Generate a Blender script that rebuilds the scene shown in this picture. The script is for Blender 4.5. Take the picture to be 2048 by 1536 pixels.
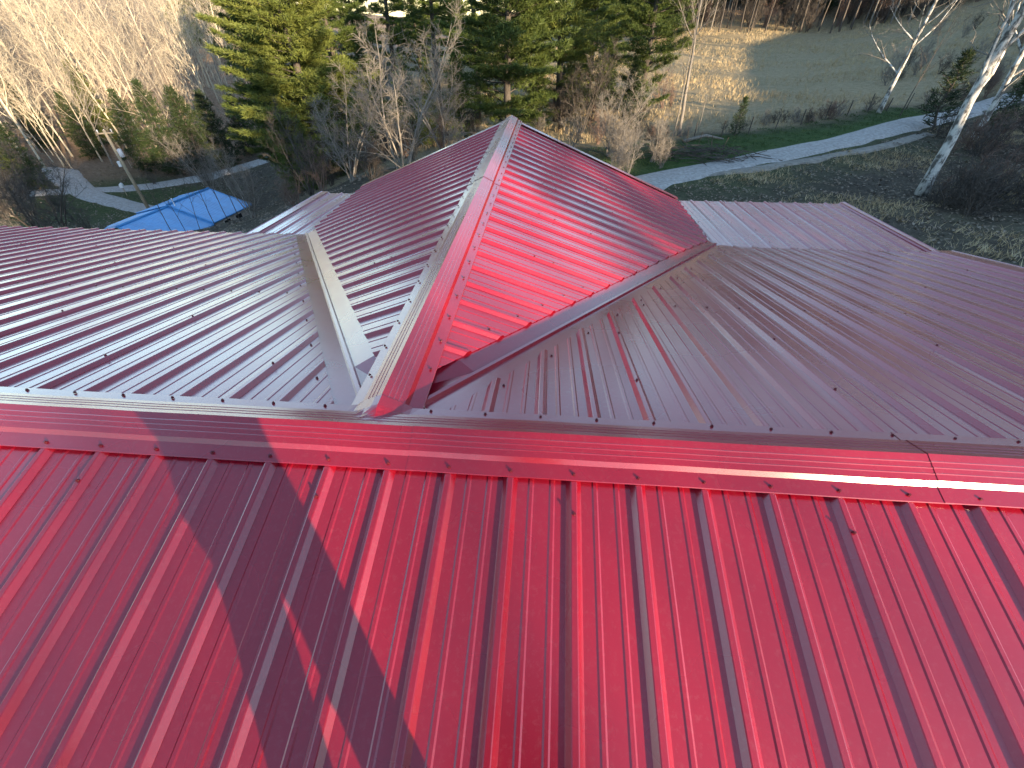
import bpy, bmesh, math, random
import numpy as np
from mathutils import Vector, Matrix

for o in list(bpy.data.objects):
    bpy.data.objects.remove(o)
scn = bpy.context.scene
COL = scn.collection
rnd = random.Random(7)

# ------------------------------------------------------------------ camera
CAM = np.array([0.08, -1.0702, 1.26])
PITCH, YAW, ROLL, FPX = math.radians(41.9941), math.radians(-4.9908), math.radians(-0.6054), 847.63
fw = np.array([math.sin(YAW) * math.cos(PITCH), math.cos(YAW) * math.cos(PITCH), -math.sin(PITCH)])
rt = np.array([math.cos(YAW), -math.sin(YAW), 0.0])
up = np.cross(rt, fw)
RT = math.cos(ROLL) * rt + math.sin(ROLL) * up
UP = -math.sin(ROLL) * rt + math.cos(ROLL) * up
cam = bpy.data.cameras.new('camera')
camo = bpy.data.objects.new('camera', cam)
COL.objects.link(camo)
M = Matrix(((RT[0], UP[0], -fw[0], CAM[0]), (RT[1], UP[1], -fw[1], CAM[1]), (RT[2], UP[2], -fw[2], CAM[2]), (0, 0, 0, 1)))
camo.matrix_world = M
cam.sensor_width = 36.0
cam.lens = FPX / 2048 * 36.0
cam.clip_start = 0.02
cam.clip_end = 3000
scn.camera = camo

# ------------------------------------------------------------------ sky, sun, exposure
SUN_AZ, SUN_EL = math.radians(138.0), math.radians(10.5)     # clockwise from +Y
w = bpy.data.worlds.new('World'); scn.world = w; w.use_nodes = True
nt = w.node_tree; nt.nodes.clear()
sky = nt.nodes.new('ShaderNodeTexSky'); sky.sky_type = 'NISHITA'; sky.sun_disc = False
sky.sun_elevation = SUN_EL; sky.sun_rotation = SUN_AZ
sky.air_density = 0.92; sky.dust_density = 0.3; sky.ozone_density = 1.4
bg = nt.nodes.new('ShaderNodeBackground'); bg.inputs['Strength'].default_value = 0.15
wo = nt.nodes.new('ShaderNodeOutputWorld')
nt.links.new(sky.outputs[0], bg.inputs[0]); nt.links.new(bg.outputs[0], wo.inputs[0])
sl = bpy.data.lights.new('sun', 'SUN'); sl.energy = 4.7; sl.angle = math.radians(0.53); sl.color = (1.0, 0.76, 0.50)
so = bpy.data.objects.new('sun', sl); COL.objects.link(so)
SUNV = Vector((math.sin(SUN_AZ) * math.cos(SUN_EL), math.cos(SUN_AZ) * math.cos(SUN_EL), math.sin(SUN_EL)))
so.rotation_euler = SUNV.to_track_quat('Z', 'Y').to_euler()
so.location = (30, -30, 30)
scn.view_settings.view_transform = 'Standard'
scn.view_settings.look = 'None'
scn.view_settings.exposure = 1.9
scn.view_settings.gamma = 1.0
scn.cycles.caustics_reflective = False; scn.cycles.max_bounces = 5; scn.cycles.diffuse_bounces = 2; scn.cycles.glossy_bounces = 3; scn.cycles.transmission_bounces = 2; scn.cycles.transparent_max_bounces = 4

# ------------------------------------------------------------------ helpers
def ray(px, py):
    return fw + RT * ((px - 1024) / FPX) - UP * ((py - 768) / FPX)
def P(px, py, D):
    """world point seen at a photograph pixel, at horizontal distance D metres"""
    v = ray(px, py); return CAM + v * (D / math.hypot(v[0], v[1]))
def tag(o, label=None, cat=None, group=None, kind=None):
    if label: o['label'] = label
    if cat: o['category'] = cat
    if group: o['group'] = group
    if kind: o['kind'] = kind
    return o
def empty(name, loc, rz=0.0):
    o = bpy.data.objects.new(name, None); COL.objects.link(o)
    o.location = loc; o.rotation_euler = (0, 0, rz); o.empty_display_size = 0.2
    return o
def mesh(name, V, F, smooth=False):
    m = bpy.data.meshes.new(name)
    m.from_pydata([tuple(map(float, v)) for v in V], [], F)
    if smooth:
        m.polygons.foreach_set('use_smooth', [True] * len(m.polygons))
    m.update()
    return m
def obj(name, me, mat=None, parent=None, loc=None):
    o = bpy.data.objects.new(name, me); COL.objects.link(o)
    if mat is not None and len(me.materials) == 0: me.materials.append(mat)
    if parent: o.parent = parent
    if loc is not None: o.location = loc
    return o
class MB:
    def __init__(self): self.V = []; self.F = []
    def add(self, V, F):
        b = len(self.V); self.V += [tuple(v) for v in V]; self.F += [tuple(i + b for i in f) for f in F]
    def box(self, a, b):
        x0, y0, z0 = a; x1, y1, z1 = b
        self.add([(x0,y0,z0),(x1,y0,z0),(x1,y1,z0),(x0,y1,z0),(x0,y0,z1),(x1,y0,z1),(x1,y1,z1),(x0,y1,z1)],
                 [(0,3,2,1),(4,5,6,7),(0,1,5,4),(1,2,6,5),(2,3,7,6),(3,0,4,7)])
    def tube(self, pts, rad, n=6, cap=True):
        pts = [np.array(p, float) for p in pts]; V = []; F = []
        t0 = pts[1] - pts[0]
        ref = np.array([0, 0, 1.0]) if abs(t0[2]) < 0.9 * np.linalg.norm(t0) else np.array([1.0, 0, 0])
        for i, p in enumerate(pts):
            t = pts[min(i + 1, len(pts) - 1)] - pts[max(i - 1, 0)]
            t = t / (np.linalg.norm(t) + 1e-9)
            a = np.cross(t, ref); a /= (np.linalg.norm(a) + 1e-9); b = np.cross(t, a)
            r = rad[i] if hasattr(rad, '__len__') else rad
            for k in range(n):
                an = 2 * math.pi * k / n
                V.append(p + r * (math.cos(an) * a + math.sin(an) * b))
        for i in range(len(pts) - 1):
            for k in range(n):
                k2 = (k + 1) % n
                F.append((i * n + k, i * n + k2, (i + 1) * n + k2, (i + 1) * n + k))
        if cap:
            F.append(tuple(range(n - 1, -1, -1))); F.append(tuple((len(pts) - 1) * n + k for k in range(n)))
        self.add(V, F)
    def build(self, name, mat, parent=None, smooth=False):
        return obj(name, mesh(name, self.V, self.F, smooth), mat, parent)

# ------------------------------------------------------------------ materials
def new_mat(name):
    m = bpy.data.materials.new(name); m.use_nodes = True
    n = m.node_tree; n.nodes.clear()
    out = n.nodes.new('ShaderNodeOutputMaterial'); b = n.nodes.new('ShaderNodeBsdfPrincipled')
    n.links.new(b.outputs[0], out.inputs[0])
    return m, n, b
def noise(n, scale, detail=3, rough=0.55, coord='Object', vec_scale=None):
    tc = n.nodes.new('ShaderNodeTexCoord'); t = n.nodes.new('ShaderNodeTexNoise')
    t.inputs['Scale'].default_value = scale; t.inputs['Detail'].default_value = detail; t.inputs['Roughness'].default_value = rough
    src = tc.outputs[coord]
    if vec_scale:
        mp = n.nodes.new('ShaderNodeMapping'); mp.inputs['Scale'].default_value = vec_scale
        n.links.new(src, mp.inputs['Vector']); src = mp.outputs[0]
    n.links.new(src, t.inputs['Vector'])
    return t
def ramp(n, src, stops):
    r = n.nodes.new('ShaderNodeValToRGB'); cr = r.color_ramp
    while len(cr.elements) < len(stops): cr.elements.new(0.5)
    for e, (p, c) in zip(cr.elements, stops):
        e.position = p; e.color = (c[0], c[1], c[2], 1)
    n.links.new(src, r.inputs[0]); return r
def bump(n, b, src, strength, dist):
    bp = n.nodes.new('ShaderNodeBump'); bp.inputs['Strength'].default_value = strength; bp.inputs['Distance'].default_value = dist
    n.links.new(src, bp.inputs['Height']); n.links.new(bp.outputs[0], b.inputs['Normal'])
def simple(name, stops, scale=6.0, rough=0.8, detail=4, coord='Object', vec_scale=None, bmp=0.0, bdist=0.01, spec=0.5):
    m, n, b = new_mat(name)
    t = noise(n, scale, detail, 0.6, coord, vec_scale)
    r = ramp(n, t.outputs[0], stops)
    n.links.new(r.outputs[0], b.inputs['Base Color'])
    b.inputs['Roughness'].default_value = rough
    b.inputs['Specular IOR Level'].default_value = spec
    if bmp: bump(n, b, t.outputs[0], bmp, bdist)
    return m
def paint_metal(name, c1, c2, rough=0.27, ior=1.5):
    m, n, b = new_mat(name)
    t = noise(n, 2.0, 2, 0.5)
    oi = n.nodes.new('ShaderNodeObjectInfo')
    r = ramp(n, t.outputs[0], [(0.3, c1), (0.7, c2)])
    # pale dust, thicker in soft patches, and a few dried water spots
    d = noise(n, 55.0, 4, 0.75)
    dm = n.nodes.new('ShaderNodeMapRange'); dm.inputs['From Min'].default_value = 0.52; dm.inputs['From Max'].default_value = 0.80
    dm.inputs['To Min'].default_value = 0.0; dm.inputs['To Max'].default_value = 0.07
    n.links.new(d.outputs[0], dm.inputs['Value'])
    mx = n.nodes.new('ShaderNodeMix'); mx.data_type = 'RGBA'; mx.inputs[7].default_value = (0.42, 0.34, 0.30, 1)
    n.links.new(dm.outputs[0], mx.inputs[0]); n.links.new(r.outputs[0], mx.inputs[6])
    hv = n.nodes.new('ShaderNodeHueSaturation'); vr = n.nodes.new('ShaderNodeMapRange'); vr.inputs['To Min'].default_value = 0.93; vr.inputs['To Max'].default_value = 1.06
    n.links.new(oi.outputs['Random'], vr.inputs['Value']); n.links.new(vr.outputs[0], hv.inputs['Value']); n.links.new(mx.outputs[2], hv.inputs['Color'])
    n.links.new(hv.outputs[0], b.inputs['Base Color'])
    mr = n.nodes.new('ShaderNodeMapRange'); mr.inputs['From Min'].default_value = 0.3; mr.inputs['From Max'].default_value = 0.7
    mr.inputs['To Min'].default_value = rough - 0.04; mr.inputs['To Max'].default_value = rough + 0.06
    n.links.new(t.outputs[0], mr.inputs['Value']); n.links.new(mr.outputs[0], b.inputs['Roughness'])
    b.inputs['IOR'].default_value = ior
    b.inputs['Coat Weight'].default_value = 1.0; b.inputs['Coat Roughness'].default_value = 0.22; b.inputs['Coat IOR'].default_value = 1.5
    bump(n, b, t.outputs[0], 0.22, 0.02)      # gentle oil-canning of thin sheet steel
    return m
MAT = {}
MAT['red'] = paint_metal('red_painted_steel', (0.275, 0.003, 0.015), (0.31, 0.004, 0.018))
MAT['screw'] = simple('screw_paint', [(0.3, (0.10, 0.010, 0.015)), (0.7, (0.16, 0.014, 0.02))], 200, 0.35)
MAT['deck'] = simple('roof_underlay', [(0.3, (0.03, 0.03, 0.032)), (0.7, (0.05, 0.05, 0.05))], 4, 0.9)
MAT['siding'] = simple('siding', [(0.3, (0.55, 0.52, 0.46)), (0.7, (0.62, 0.59, 0.53))], 3, 0.7)
MAT['white'] = simple('white_trim', [(0.3, (0.68, 0.68, 0.66)), (0.7, (0.78, 0.78, 0.76))], 5, 0.5)
MAT['glass'] = simple('window_glass', [(0.3, (0.02, 0.025, 0.03)), (0.7, (0.03, 0.035, 0.04))], 2, 0.06)
MAT['blue'] = paint_metal('blue_painted_steel', (0.04, 0.23, 0.52), (0.06, 0.29, 0.60), 0.45)

# ================================================================== THE HOUSE (red metal roof)
S = 0.2286            # rib spacing
MS = 0.241            # main roof slope
XR = 4.87             # right rake
XL = -11.6            # left rake (outside the frame)
EAVE = 4.20
house = empty('house', (-3, 1, -4.45))
tag(house, 'house with glossy red ribbed metal roof filling the lower photo, cross gable pointing away', 'house')
HOFF = Vector((-3, 1, -4.45))
def hpart(name, V, F, mat, smooth=False):
    V = [(v[0] - HOFF.x, v[1] - HOFF.y, v[2] - HOFF.z) for v in V]
    return obj(name, mesh(name, V, F, smooth), mat, house)

# --- wing (cross gable) surface functions
WY1 = 6.42
def wing_x(y): return -0.575 + 0.006 * y
def wing_zr(y): return -0.002 - 0.0105 * y
TR0, TR1, TL0, TL1 = 0.357, 0.392, 0.380, 0.390
def t_of(side, y):
    a, b = (TR0, TR1) if side > 0 else (TL0, TL1)
    k = min(max((y - 4.2) / 2.2, 0), 1); return a + (b - a) * k
BR, BL = 2.69, 2.58     # horizontal run of the two wing slopes
def wing_pt(side, a, y):
    """point on wing slope; a metres out from the ridge"""
    yy = y - (0.068 * a * min(max((y - 3.2) / 3.2, 0), 1) if side > 0 else 0)
    return np.array([wing_x(y) + side * a, yy, wing_zr(y) - t_of(side, y) * a])
def valley_a(side, y):   # distance out from the wing ridge at which the wing slope meets the main slope at depth y
    t = TR0 if side > 0 else TL0
    return (wing_zr(y) + MS * y) / t
def valley_y(side, x):   # the main-slope depth at which the valley is at a given x
    t = TR0 if side > 0 else TL0
    a = side * (x + 0.565)
    if a <= 0: return 0.0
    return (a * t + 0.002) / (MS - 0.0105)

PROF = []   # one 9-inch module: (offset, height)
for off, h in [(-0.027, 0), (-0.0115, 0.0175), (-0.008, 0.0190), (0.008, 0.0190), (0.0115, 0.0175), (0.027, 0),
               (0.0652, 0), (0.0707, 0.0030), (0.0817, 0.0030), (0.0872, 0),
               (0.1414, 0), (0.1469, 0.0030), (0.1579, 0.0030), (0.1634, 0)]:
    PROF.append((off, h))
def sheet_profile(nr, first=True):
    """profile of a sheet with nr modules plus the overlapping last rib"""
    pr = []
    for k in range(nr):
        pr += [(k * S + o, h) for o, h in PROF]
    pr += [(nr * S + o, h + 0.0016) for o, h in PROF[:6]]
    return pr
def make_sheet(u0, nr, surf, w0, w1, nvec, rows=2, name='roof_panel'):
    """surf(u,w)->xyz; w0(u), w1(u) are the start and end along the slope"""
    V = []; F = []; pr = sheet_profile(nr); ok = []
    for o, h in pr:
        u = u0 + o; a, b = w0(u), w1(u); ok.append(b - a > 0.02); b = max(a, b)
        for r in range(rows):
            q = surf(u, a + (b - a) * r / (rows - 1)); V.append(tuple(q + nvec * h))
    for i in range(len(pr) - 1):
        if not (ok[i] or ok[i + 1]): continue
        for r in range(rows - 1):
            F.append((i * rows + r, (i + 1) * rows + r, (i + 1) * rows + r + 1, i * rows + r + 1))
    if not F: return None
    return hpart(name, V, F, MAT['red'])

screws = []      # (position, normal)
nfar = np.array([0, MS, 1]) / math.hypot(1, MS)
nnear = np.array([0, -MS, 1]) / math.hypot(1, MS)
# far slope sheets; ribs line up with the cap screws
X2 = -2.1955
def far_surf(u, w): return np.array([u, w, -MS * w])
VM = 0.135          # how far panels stop short of the valley centre, measured in plan
def far_end(u):
    if u > -0.575:
        yv = valley_y(1, u); lim = valley_y(1, u - VM * 1.05) if u - VM > -0.575 else 0.0
        return min(EAVE - 0.09, lim) if u < 2.2 else EAVE - 0.09
    lim = valley_y(-1, u + VM * 1.05) if u + VM < -0.575 else 0.0
    return min(EAVE + 0.02, lim) if u > -3.25 else EAVE + 0.02
k0 = int(math.floor((XL - X2) / (4 * S)))
u = X2 + k0 * 4 * S
sheets_u = []
while u < XR - 0.2:
    nr = 4
    if u + 4 * S > XR - 0.02:
        nr = int((XR - 0.05 - u) / S)
    if nr >= 1:
        make_sheet(u, nr, far_surf, lambda q: 0.045, far_end, nfar); sheets_u.append(u)
    u += nr * S if nr < 4 else 4 * S
    if nr < 4: break
LASTRIB = u
# near slope sheets
X1 = -1.838
def near_surf(u, w): return np.array([u, -w, -MS * w])
u = X1 - 10 * 4 * S
while u < XR - 0.3:
    nr = min(4, max(1, int((XR - 0.05 - u) / S)))
    make_sheet(u, nr, near_surf, lambda q: 0.045, lambda q: 4.6, nnear)
    u += nr * S
    if nr < 4: break
# wing sheets
YC = 0.6577 - 2 * S       # a rib of the right wing slope
def wing_sheets(side, y0, B):
    t = TR0 if side > 0 else TL0
    nv = np.array([side * t, 0.03, 1.0]); nv /= np.linalg.norm(nv)
    def end(y):
        return min(B, valley_a(side, y) - VM * 1.1) if y < 4.5 else B
    y = y0
    while y < WY1 - 0.1:
        nr = min(4, max(1, int((WY1 - 0.05 - y) / S)))
        make_sheet(y, nr, lambda uu, ww: wing_pt(side, ww, uu), lambda q: 0.045, end, nv, rows=4)
        y += nr * S
        if nr < 4: break
    # narrow leftover to the gable edge
    if WY1 - y > 0.06:
        V = []
        for yy in (y + 0.034, WY1):
            for a in (0.045, B): V.append(wing_pt(side, a, yy))
        hpart('roof_panel', V, [(0, 1, 3, 2)], MAT['red'])
    return nv
nwr = wing_sheets(1, YC, BR)
nwl = wing_sheets(-1, YC - 0.06, BL)
# porch roofs: low-slope continuation beyond the pitch break, fanning a hair with the old framing
PZ0, PSL = -0.985, 0.0905
def porch_surf(side):
    def f(u, w):
        k = (w - 4.05) / 2.5
        if side > 0: x = u + 0.14 * k * (u - 2.1) / 2.65
        else: x = u + 0.05 * k * (u + 3.1) / 0.85 * -1 * -1
        return np.array([x, w, PZ0 - 0.042 - PSL * (w - 4.05)])
    return f
npor = np.array([0, PSL, 1]) / math.hypot(1, PSL)
PORCH_Y = 6.52
u = 2.0
while u < 4.6:
    nr = min(4, int((4.76 - u) / S))
    if nr < 1: break
    make_sheet(u, nr, porch_surf(1), lambda q: 3.9, lambda q: PORCH_Y, npor)
    u += nr * S
PRX = u
u = -3.93 + 0.12
for nr in (4,):
    make_sheet(u, nr, porch_surf(-1), lambda q: 3.95, lambda q: PORCH_Y + 0.06, npor)
# roof decks below the metal, so no light leaks through
def slab(name, quad, th, mat):
    V = [tuple(q) for q in quad] + [(q[0], q[1], q[2] - th) for q in quad]
    return hpart(name, V, [(0, 1, 2, 3), (7, 6, 5, 4), (0, 4, 5, 1), (1, 5, 6, 2), (2, 6, 7, 3), (3, 7, 4, 0)], mat)
D0 = 0.022
slab('roof_deck', [(XL, 0, -D0), (XR - .03, 0, -D0), (XR - .03, EAVE - .14, -MS * (EAVE - .14) - D0), (XL, EAVE - .14, -MS * (EAVE - .14) - D0)], 0.05, MAT['deck'])
slab('roof_deck', [(XL, -4.55, -MS * 4.55 - D0), (XR - .03, -4.55, -MS * 4.55 - D0), (XR - .03, -0.001, -D0), (XL, -0.001, -D0)], 0.05, MAT['deck'])
for sd, B in ((1, BR), (-1, BL)):
    q = [wing_pt(sd, 0.01, 0.1), wing_pt(sd, valley_a(sd, .15), 0.15), wing_pt(sd, B - .05, 4.15), wing_pt(sd, B - .05, WY1 - .02), wing_pt(sd, 0.01, WY1 - .02)]
    V = [tuple(p - np.array([0, 0, .06])) for p in q] + [tuple(p - np.array([0, 0, .11])) for p in q]
    f = [(0, 1, 2, 3, 4), (9, 8, 7, 6, 5)] + [(i, i + 5, (i + 1) % 5 + 5, (i + 1) % 5) for i in range(5)]
    hpart('roof_deck', V, f, MAT['deck'])
for x0, x1 in ((1.6, 4.72), (-3.9, -2.7)):
    slab('porch_deck', [(x0, 3.6, PZ0 - .06 + PSL * .45), (x1, 3.6, PZ0 - .06 + PSL * .45), (x1, 6.47, PZ0 - .06 - PSL * 2.42), (x0, 6.47, PZ0 - .06 - PSL * 2.42)], 0.05, MAT['deck'])

# --- ridge caps: wide hat profile, pencil lines, a step and a flat flange
def cap_half():
    pr = [(0.0, 0.050)]
    for d in (0.028, 0.048, 0.068):
        b = 0.050 - d * 0.13
        pr += [(d - .0028, b), (d, b + .0014), (d + .0028, b - .0004)]
    pr += [(0.092, 0.0382), (0.1042, 0.0240), (0.158, 0.0232), (0.1605, 0.0215), (0.158, 0.0195)]
    return pr
CH = cap_half()
def cap_section(frame, t0, t1, lift=0.0, sl_l=MS, sl_r=MS, name='ridge_cap', step=0.5, bulge=None):
    """frame(t)->(origin, side vector); extruded between t0 and t1"""
    line = [(-d, h) for d, h in reversed(CH)] + [(d, h) for d, h in CH[1:]]
    V = []; F = []; n = len(line)
    rows = max(3, int(abs(t1 - t0) / step) + 1)
    for r in range(rows):
        for d, h in line:
            t = t0 + (t1 - t0) * r / (rows - 1)
            o, sv = frame(t)
            slp = sl_r if d > 0 else sl_l
            wob = 0.0009 * math.sin(t * 5.1 + d * 9) + 0.0006 * math.sin(t * 13.7)
            if bulge: h = bulge(t, d, h)
            V.append((o[0] + sv[0] * d, o[1] + sv[1] * d, o[2] - slp * abs(d) + h + lift + wob))
    for r in range(rows - 1):
        for i in range(n - 1):
            F.append((r * n + i, r * n + i + 1, (r + 1) * n + i + 1, (r + 1) * n + i))
    return hpart(name, V, F, MAT['red'])
def over_wing(x, d, h):
    """the far flange is dressed up over the end of the cross-gable cap"""
    if d < 0.02: return h
    q = abs(x - wing_x(.15)); t = TR0 if x > wing_x(.15) else TL0
    hw = float(np.interp(q, [c[0] for c in CH[:-2]], [c[1] for c in CH[:-2]])) if q < .16 else 0.0235 - (q - .16) * .35
    need = wing_zr(.15) - t * q + hw + .011 + MS * d
    k = min(max((d - .02) / .085, 0), 1); k = k * k * (3 - 2 * k)
    return max(h, h + (need - h) * k)
fr_main = lambda t: (np.array([t, 0, 0]), np.array([0, 1, 0]))
cap_section(fr_main, XL + .0, -6.55, 0.0)
cap_section(fr_main, -6.6, -3.4, 0.0016)
cap_section(fr_main, -3.45, -0.36, 0.0, step=.03, bulge=over_wing)
cap_section(fr_main, -0.395, 1.5, 0.0016, step=.03, bulge=over_wing)
cap_section(fr_main, 1.47, XR + .02, 0.0036)
WCY0 = 0.128
fr_wing = lambda t: (np.array([wing_x(t), t, wing_zr(t)]), np.array([1, 0, 0]))
cap_section(fr_wing, WCY0, 3.3, 0.002, TL0, TR0)
cap_section(fr_wing, 3.27, WY1 + 0.03, 0.0055, TL0, TR0)
for i in range(-34, 31):                      # one screw per rib on both cap flanges
    x = X1 + i * S
    if XL < x < XR: screws.append((np.array([x, -0.138, -MS * 0.138 + 0.0255]), nnear))
for i in range(-34, 34):
    x = X2 + i * S
    if XL < x < XR and not (-0.78 < x < -0.42): screws.append((np.array([x, 0.138, -MS * 0.138 + 0.0255]), nfar))
for i in range(0, 27):
    y = 0.6577 - 1 * S + i * S
    if 0.4 < y < WY1 - .02:
        for sd, nv in ((1, nwr), (-1, nwl)):
            yy = y - (0.06 if sd < 0 else 0)
            p = np.array([wing_x(yy) + sd * 0.138, yy, wing_zr(yy) - (TR0 if sd > 0 else TL0) * 0.138 + 0.031]); screws.append((p, nv))

# --- valley flashings: W profile with a standing centre rib, ends folded
def valley_flash(side):
    line = [(-0.24, 0.0), (-0.235, 0.003), (-0.018, 0.003), (-0.009, 0.022), (0.009, 0.022), (0.018, 0.003), (0.235, 0.003), (0.24, 0.0)]
    V = []; F = []; n = len(line); rows = 10
    ys = [0.06 + (EAVE + 0.10 - 0.06) * r / (rows - 1) for r in range(rows)]
    for r, y in enumerate(ys):
        a = valley_a(side, y); c = np.array([wing_x(y) + side * a, y, -MS * y])
        d0 = np.array([side * (valley_a(side, y + .1) - a), 0.1]); d0 /= np.linalg.norm(d0)
        pv = np.array([d0[1] * side, -d0[0] * side])      # plan vector towards the outside (main slope)
        t = TR0 if side > 0 else TL0
        for d, h in line:
            x, yy = c[0] + pv[0] * d, c[1] + pv[1] * d
            zm = -MS * yy
            zw = wing_zr(yy) - t * abs(x - wing_x(yy))
            z = max(zm, zw) if abs(d) < .3 else zm
            wob = 0.0016 * math.sin(y * 7 + d * 30) + 0.0012 * math.sin(y * 17 - d * 11)
            V.append((x, yy, z - 0.0085 + h + (wob if 0.03 < abs(d) < 0.23 else 0)))
    for r in range(rows - 1):
        for i in range(n - 1):
            F.append((r * n + i, r * n + i + 1, (r + 1) * n + i + 1, (r + 1) * n + i))
    return hpart('valley_flashing', V, F, MAT['red'])
for sd in (1, -1):
    o = valley_flash(sd)
    o['label'] = 'valley flashing with standing centre rib on the %s side of the cross gable' % ('right' if sd > 0 else 'left')
# screws along the valley cuts, and on the purlin lines
for side, nv, nrib in ((1, nwr, 0), (-1, nwl, -0.06)):
    for i in range(1, 19):
        y = YC + nrib + i * S + 0.045
        a = valley_a(side, y) - VM * 1.1 - 0.10
        if 0.3 < a and y < 4.3: screws.append((wing_pt(side, min(a, 2.6), y) + nv * 0.002, nv))
        if i % 4 == 0:
            for a2 in (0.55, 1.05, 1.55, 2.05):
                if a2 < a - .15: screws.append((wing_pt(side, a2, y - 0.045) + nv * 0.0205, nv))
    B = BR if side > 0 else BL
    for i in range(0, 29):
        y = YC + nrib + i * S
        if 4.0 < y < WY1 - .05: screws.append((wing_pt(side, B - 0.09, y + .045) + nv * 0.002, nv))
        if y > 0.9 and i % 4 == 0 and y < WY1 - .1:
            for a2 in (0.7, 1.35, 2.0):
                if y > 4.2 or a2 < valley_a(side, y) - .4: screws.append((wing_pt(side, a2, y) + nv * 0.0205, nv))
for i in range(-24, 32):
    x = X2 + i * S
    if x > XR - .04: break
    yv = far_end(x + .045)
    if yv > 4.0:
        screws.append((far_surf(x + (.0 if x > 0 else .0), (EAVE - 0.20 if x > 0 else EAVE - .06)) + nfar * 0.0205, nfar))
    if -7.6 < x and yv > 1.9: screws.append((far_surf(x + 0.045, 1.72) + nfar * 0.002, nfar))
    if yv < 4.0 and yv > 0.45:
        screws.append((far_surf(x + 0.048, yv - 0.10) + nfar * 0.002, nfar))
    if i % 4 == 0:
        for yy in (0.5, 1.1, 2.4, 3.1):
            if yy < yv - .15: screws.append((far_surf(x, yy) + nfar * 0.022, nfar))
for x in (X1 + 5 * S, X1 + 9 * S, X1 + 13 * S, X1 + 1 * S):
    screws.append((near_surf(x, 0.27) + nnear * 0.0215, nnear)); screws.append((near_surf(x, 1.35) + nnear * 0.0215, nnear))
for i in range(0, 12):
    x = 2.0 + i * S
    f = porch_surf(1)
    screws.append((f(x + .04, PORCH_Y - .09) + npor * 0.002, npor))
    if i % 4 == 0:
        for yy in (4.4, 4.9, 5.4, 5.9): screws.append((f(x, yy) + npor * 0.022, npor))
    if i % 2: screws.append((f(x + .04, 5.3) + npor * 0.002, npor))
for i in range(0, 4):
    f = porch_surf(-1)
    screws.append((f(-3.81 + i * S + .04, PORCH_Y - .04) + npor * 0.002, npor))
    for yy in (4.5, 5.0, 5.5, 6.0):
        if i == 0: screws.append((f(-3.81 - .06, yy) + npor * 0.03, npor)); screws.append((f(-3.81 + .05, yy + .07) + npor * 0.002, npor))
# screw mesh: sealing washer and hex head
def screw_geo():
    V = []; F = []
    def ring(r, z, n, ph=0):
        b = len(V)
        for k in range(n):
            a = 2 * math.pi * k / n + ph; V.append((r * math.cos(a), r * math.sin(a), z))
        return list(range(b, b + n))
    a = ring(.0072, 0, 6); b = ring(.0064, .0026, 6); c = ring(.0046, .0028, 6); d = ring(.0042, .0082, 6)
    for p, q in ((a, b), (b, c), (c, d)):
        for k in range(6): F.append((p[k], p[(k + 1) % 6], q[(k + 1) % 6], q[k]))
    F.append(tuple(d))
    return V, F
SV, SF = screw_geo()
sm = mesh('screw', SV, SF); sm.materials.append(MAT['screw'])
def visible(p):
    v = p - CAM; d = v @ fw
    if d < .1: return False
    x = 1024 + FPX * (v @ RT) / d; y = 768 - FPX * (v @ UP) / d
    return -60 < x < 2108 and 0 < y < 1596
screws = [s_ for s_ in screws if visible(s_[0])]
screws.sort(key=lambda s_: float(np.linalg.norm(s_[0] - CAM)))
rest = MB()
for i, (p, n_) in enumerate(screws):
    nn = Vector(n_); q = nn.to_track_quat('Z', 'Y') @ Vector((0, 0, 1)).rotation_difference(Vector((0, 0, 1)))
    tilt = Vector((rnd.gauss(0, .05), rnd.gauss(0, .05), 1)).normalized().to_track_quat('Z', 'Y')
    q = q @ tilt
    if i < 300:
        o = obj('screw', sm, None, house); o.location = Vector(p) - HOFF
        o.rotation_mode = 'QUATERNION'; o.rotation_quaternion = q
    else:
        rest.add([tuple(q @ Vector(v) + Vector(p) - HOFF) for v in SV], SF)
if rest.V:
    tag(rest.build('screws', MAT['screw'], house), kind='stuff')

# --- rake trims, fascia, gable and walls
def strip_trim(name, pts, prof):
    V = []; F = []; n = len(prof)
    for p in pts:
        for a, h in prof: V.append((p[0] + a, p[1], p[2] + h))
    for r in range(len(pts) - 1):
        for i in range(n - 1): F.append((r * n + i, r * n + i + 1, (r + 1) * n + i + 1, (r + 1) * n + i))
    return hpart(name, V, F, MAT['red'])
RK = [(-0.20, 0.021), (-0.195, 0.0255), (-0.012, 0.0285), (0.0, 0.034), (0.012, 0.0285), (0.014, -0.12), (0.0, -0.125)]
strip_trim('rake_trim', [(XR, 0.16, -MS * .16), (XR, EAVE - .09, -MS * (EAVE - .09))], RK)
strip_trim('rake_trim', [(XR, -4.6, -MS * 4.6), (XR, -0.16, -MS * .16)], RK)
fp = porch_surf(1)
strip_trim('rake_trim', [fp(4.785, 3.95) + np.array([0, 0, .004]), fp(4.785, PORCH_Y) + np.array([0, 0, .004])], [(a * .3 if a < -.1 else a, h) for a, h in RK])
fpl = porch_surf(-1)
strip_trim('rake_trim', [fpl(-3.915, 4.05) + np.array([0, 0, .006]), fpl(-3.915, PORCH_Y + .05) + np.array([0, 0, .006])], [(-a * .6 if a < -.1 else -a, h) for a, h in RK])
for sd, B in ((1, BR), (-1, BL)):
    q0, q1 = wing_pt(sd, 0.16, WY1), wing_pt(sd, B, WY1)
    V = []
    for q in (q0, q1):
        for a, h in ((-0.10, .0215), (-.095, .0245), (0.004, .0265), (0.014, .0235), (.015, -.12), (.002, -.122)): V.append((q[0], q[1] + a, q[2] + h))
    F = [(i, i + 1, 6 + i + 1, 6 + i) for i in range(5)]
    hpart('rake_trim', V, F, MAT['red'])
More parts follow.
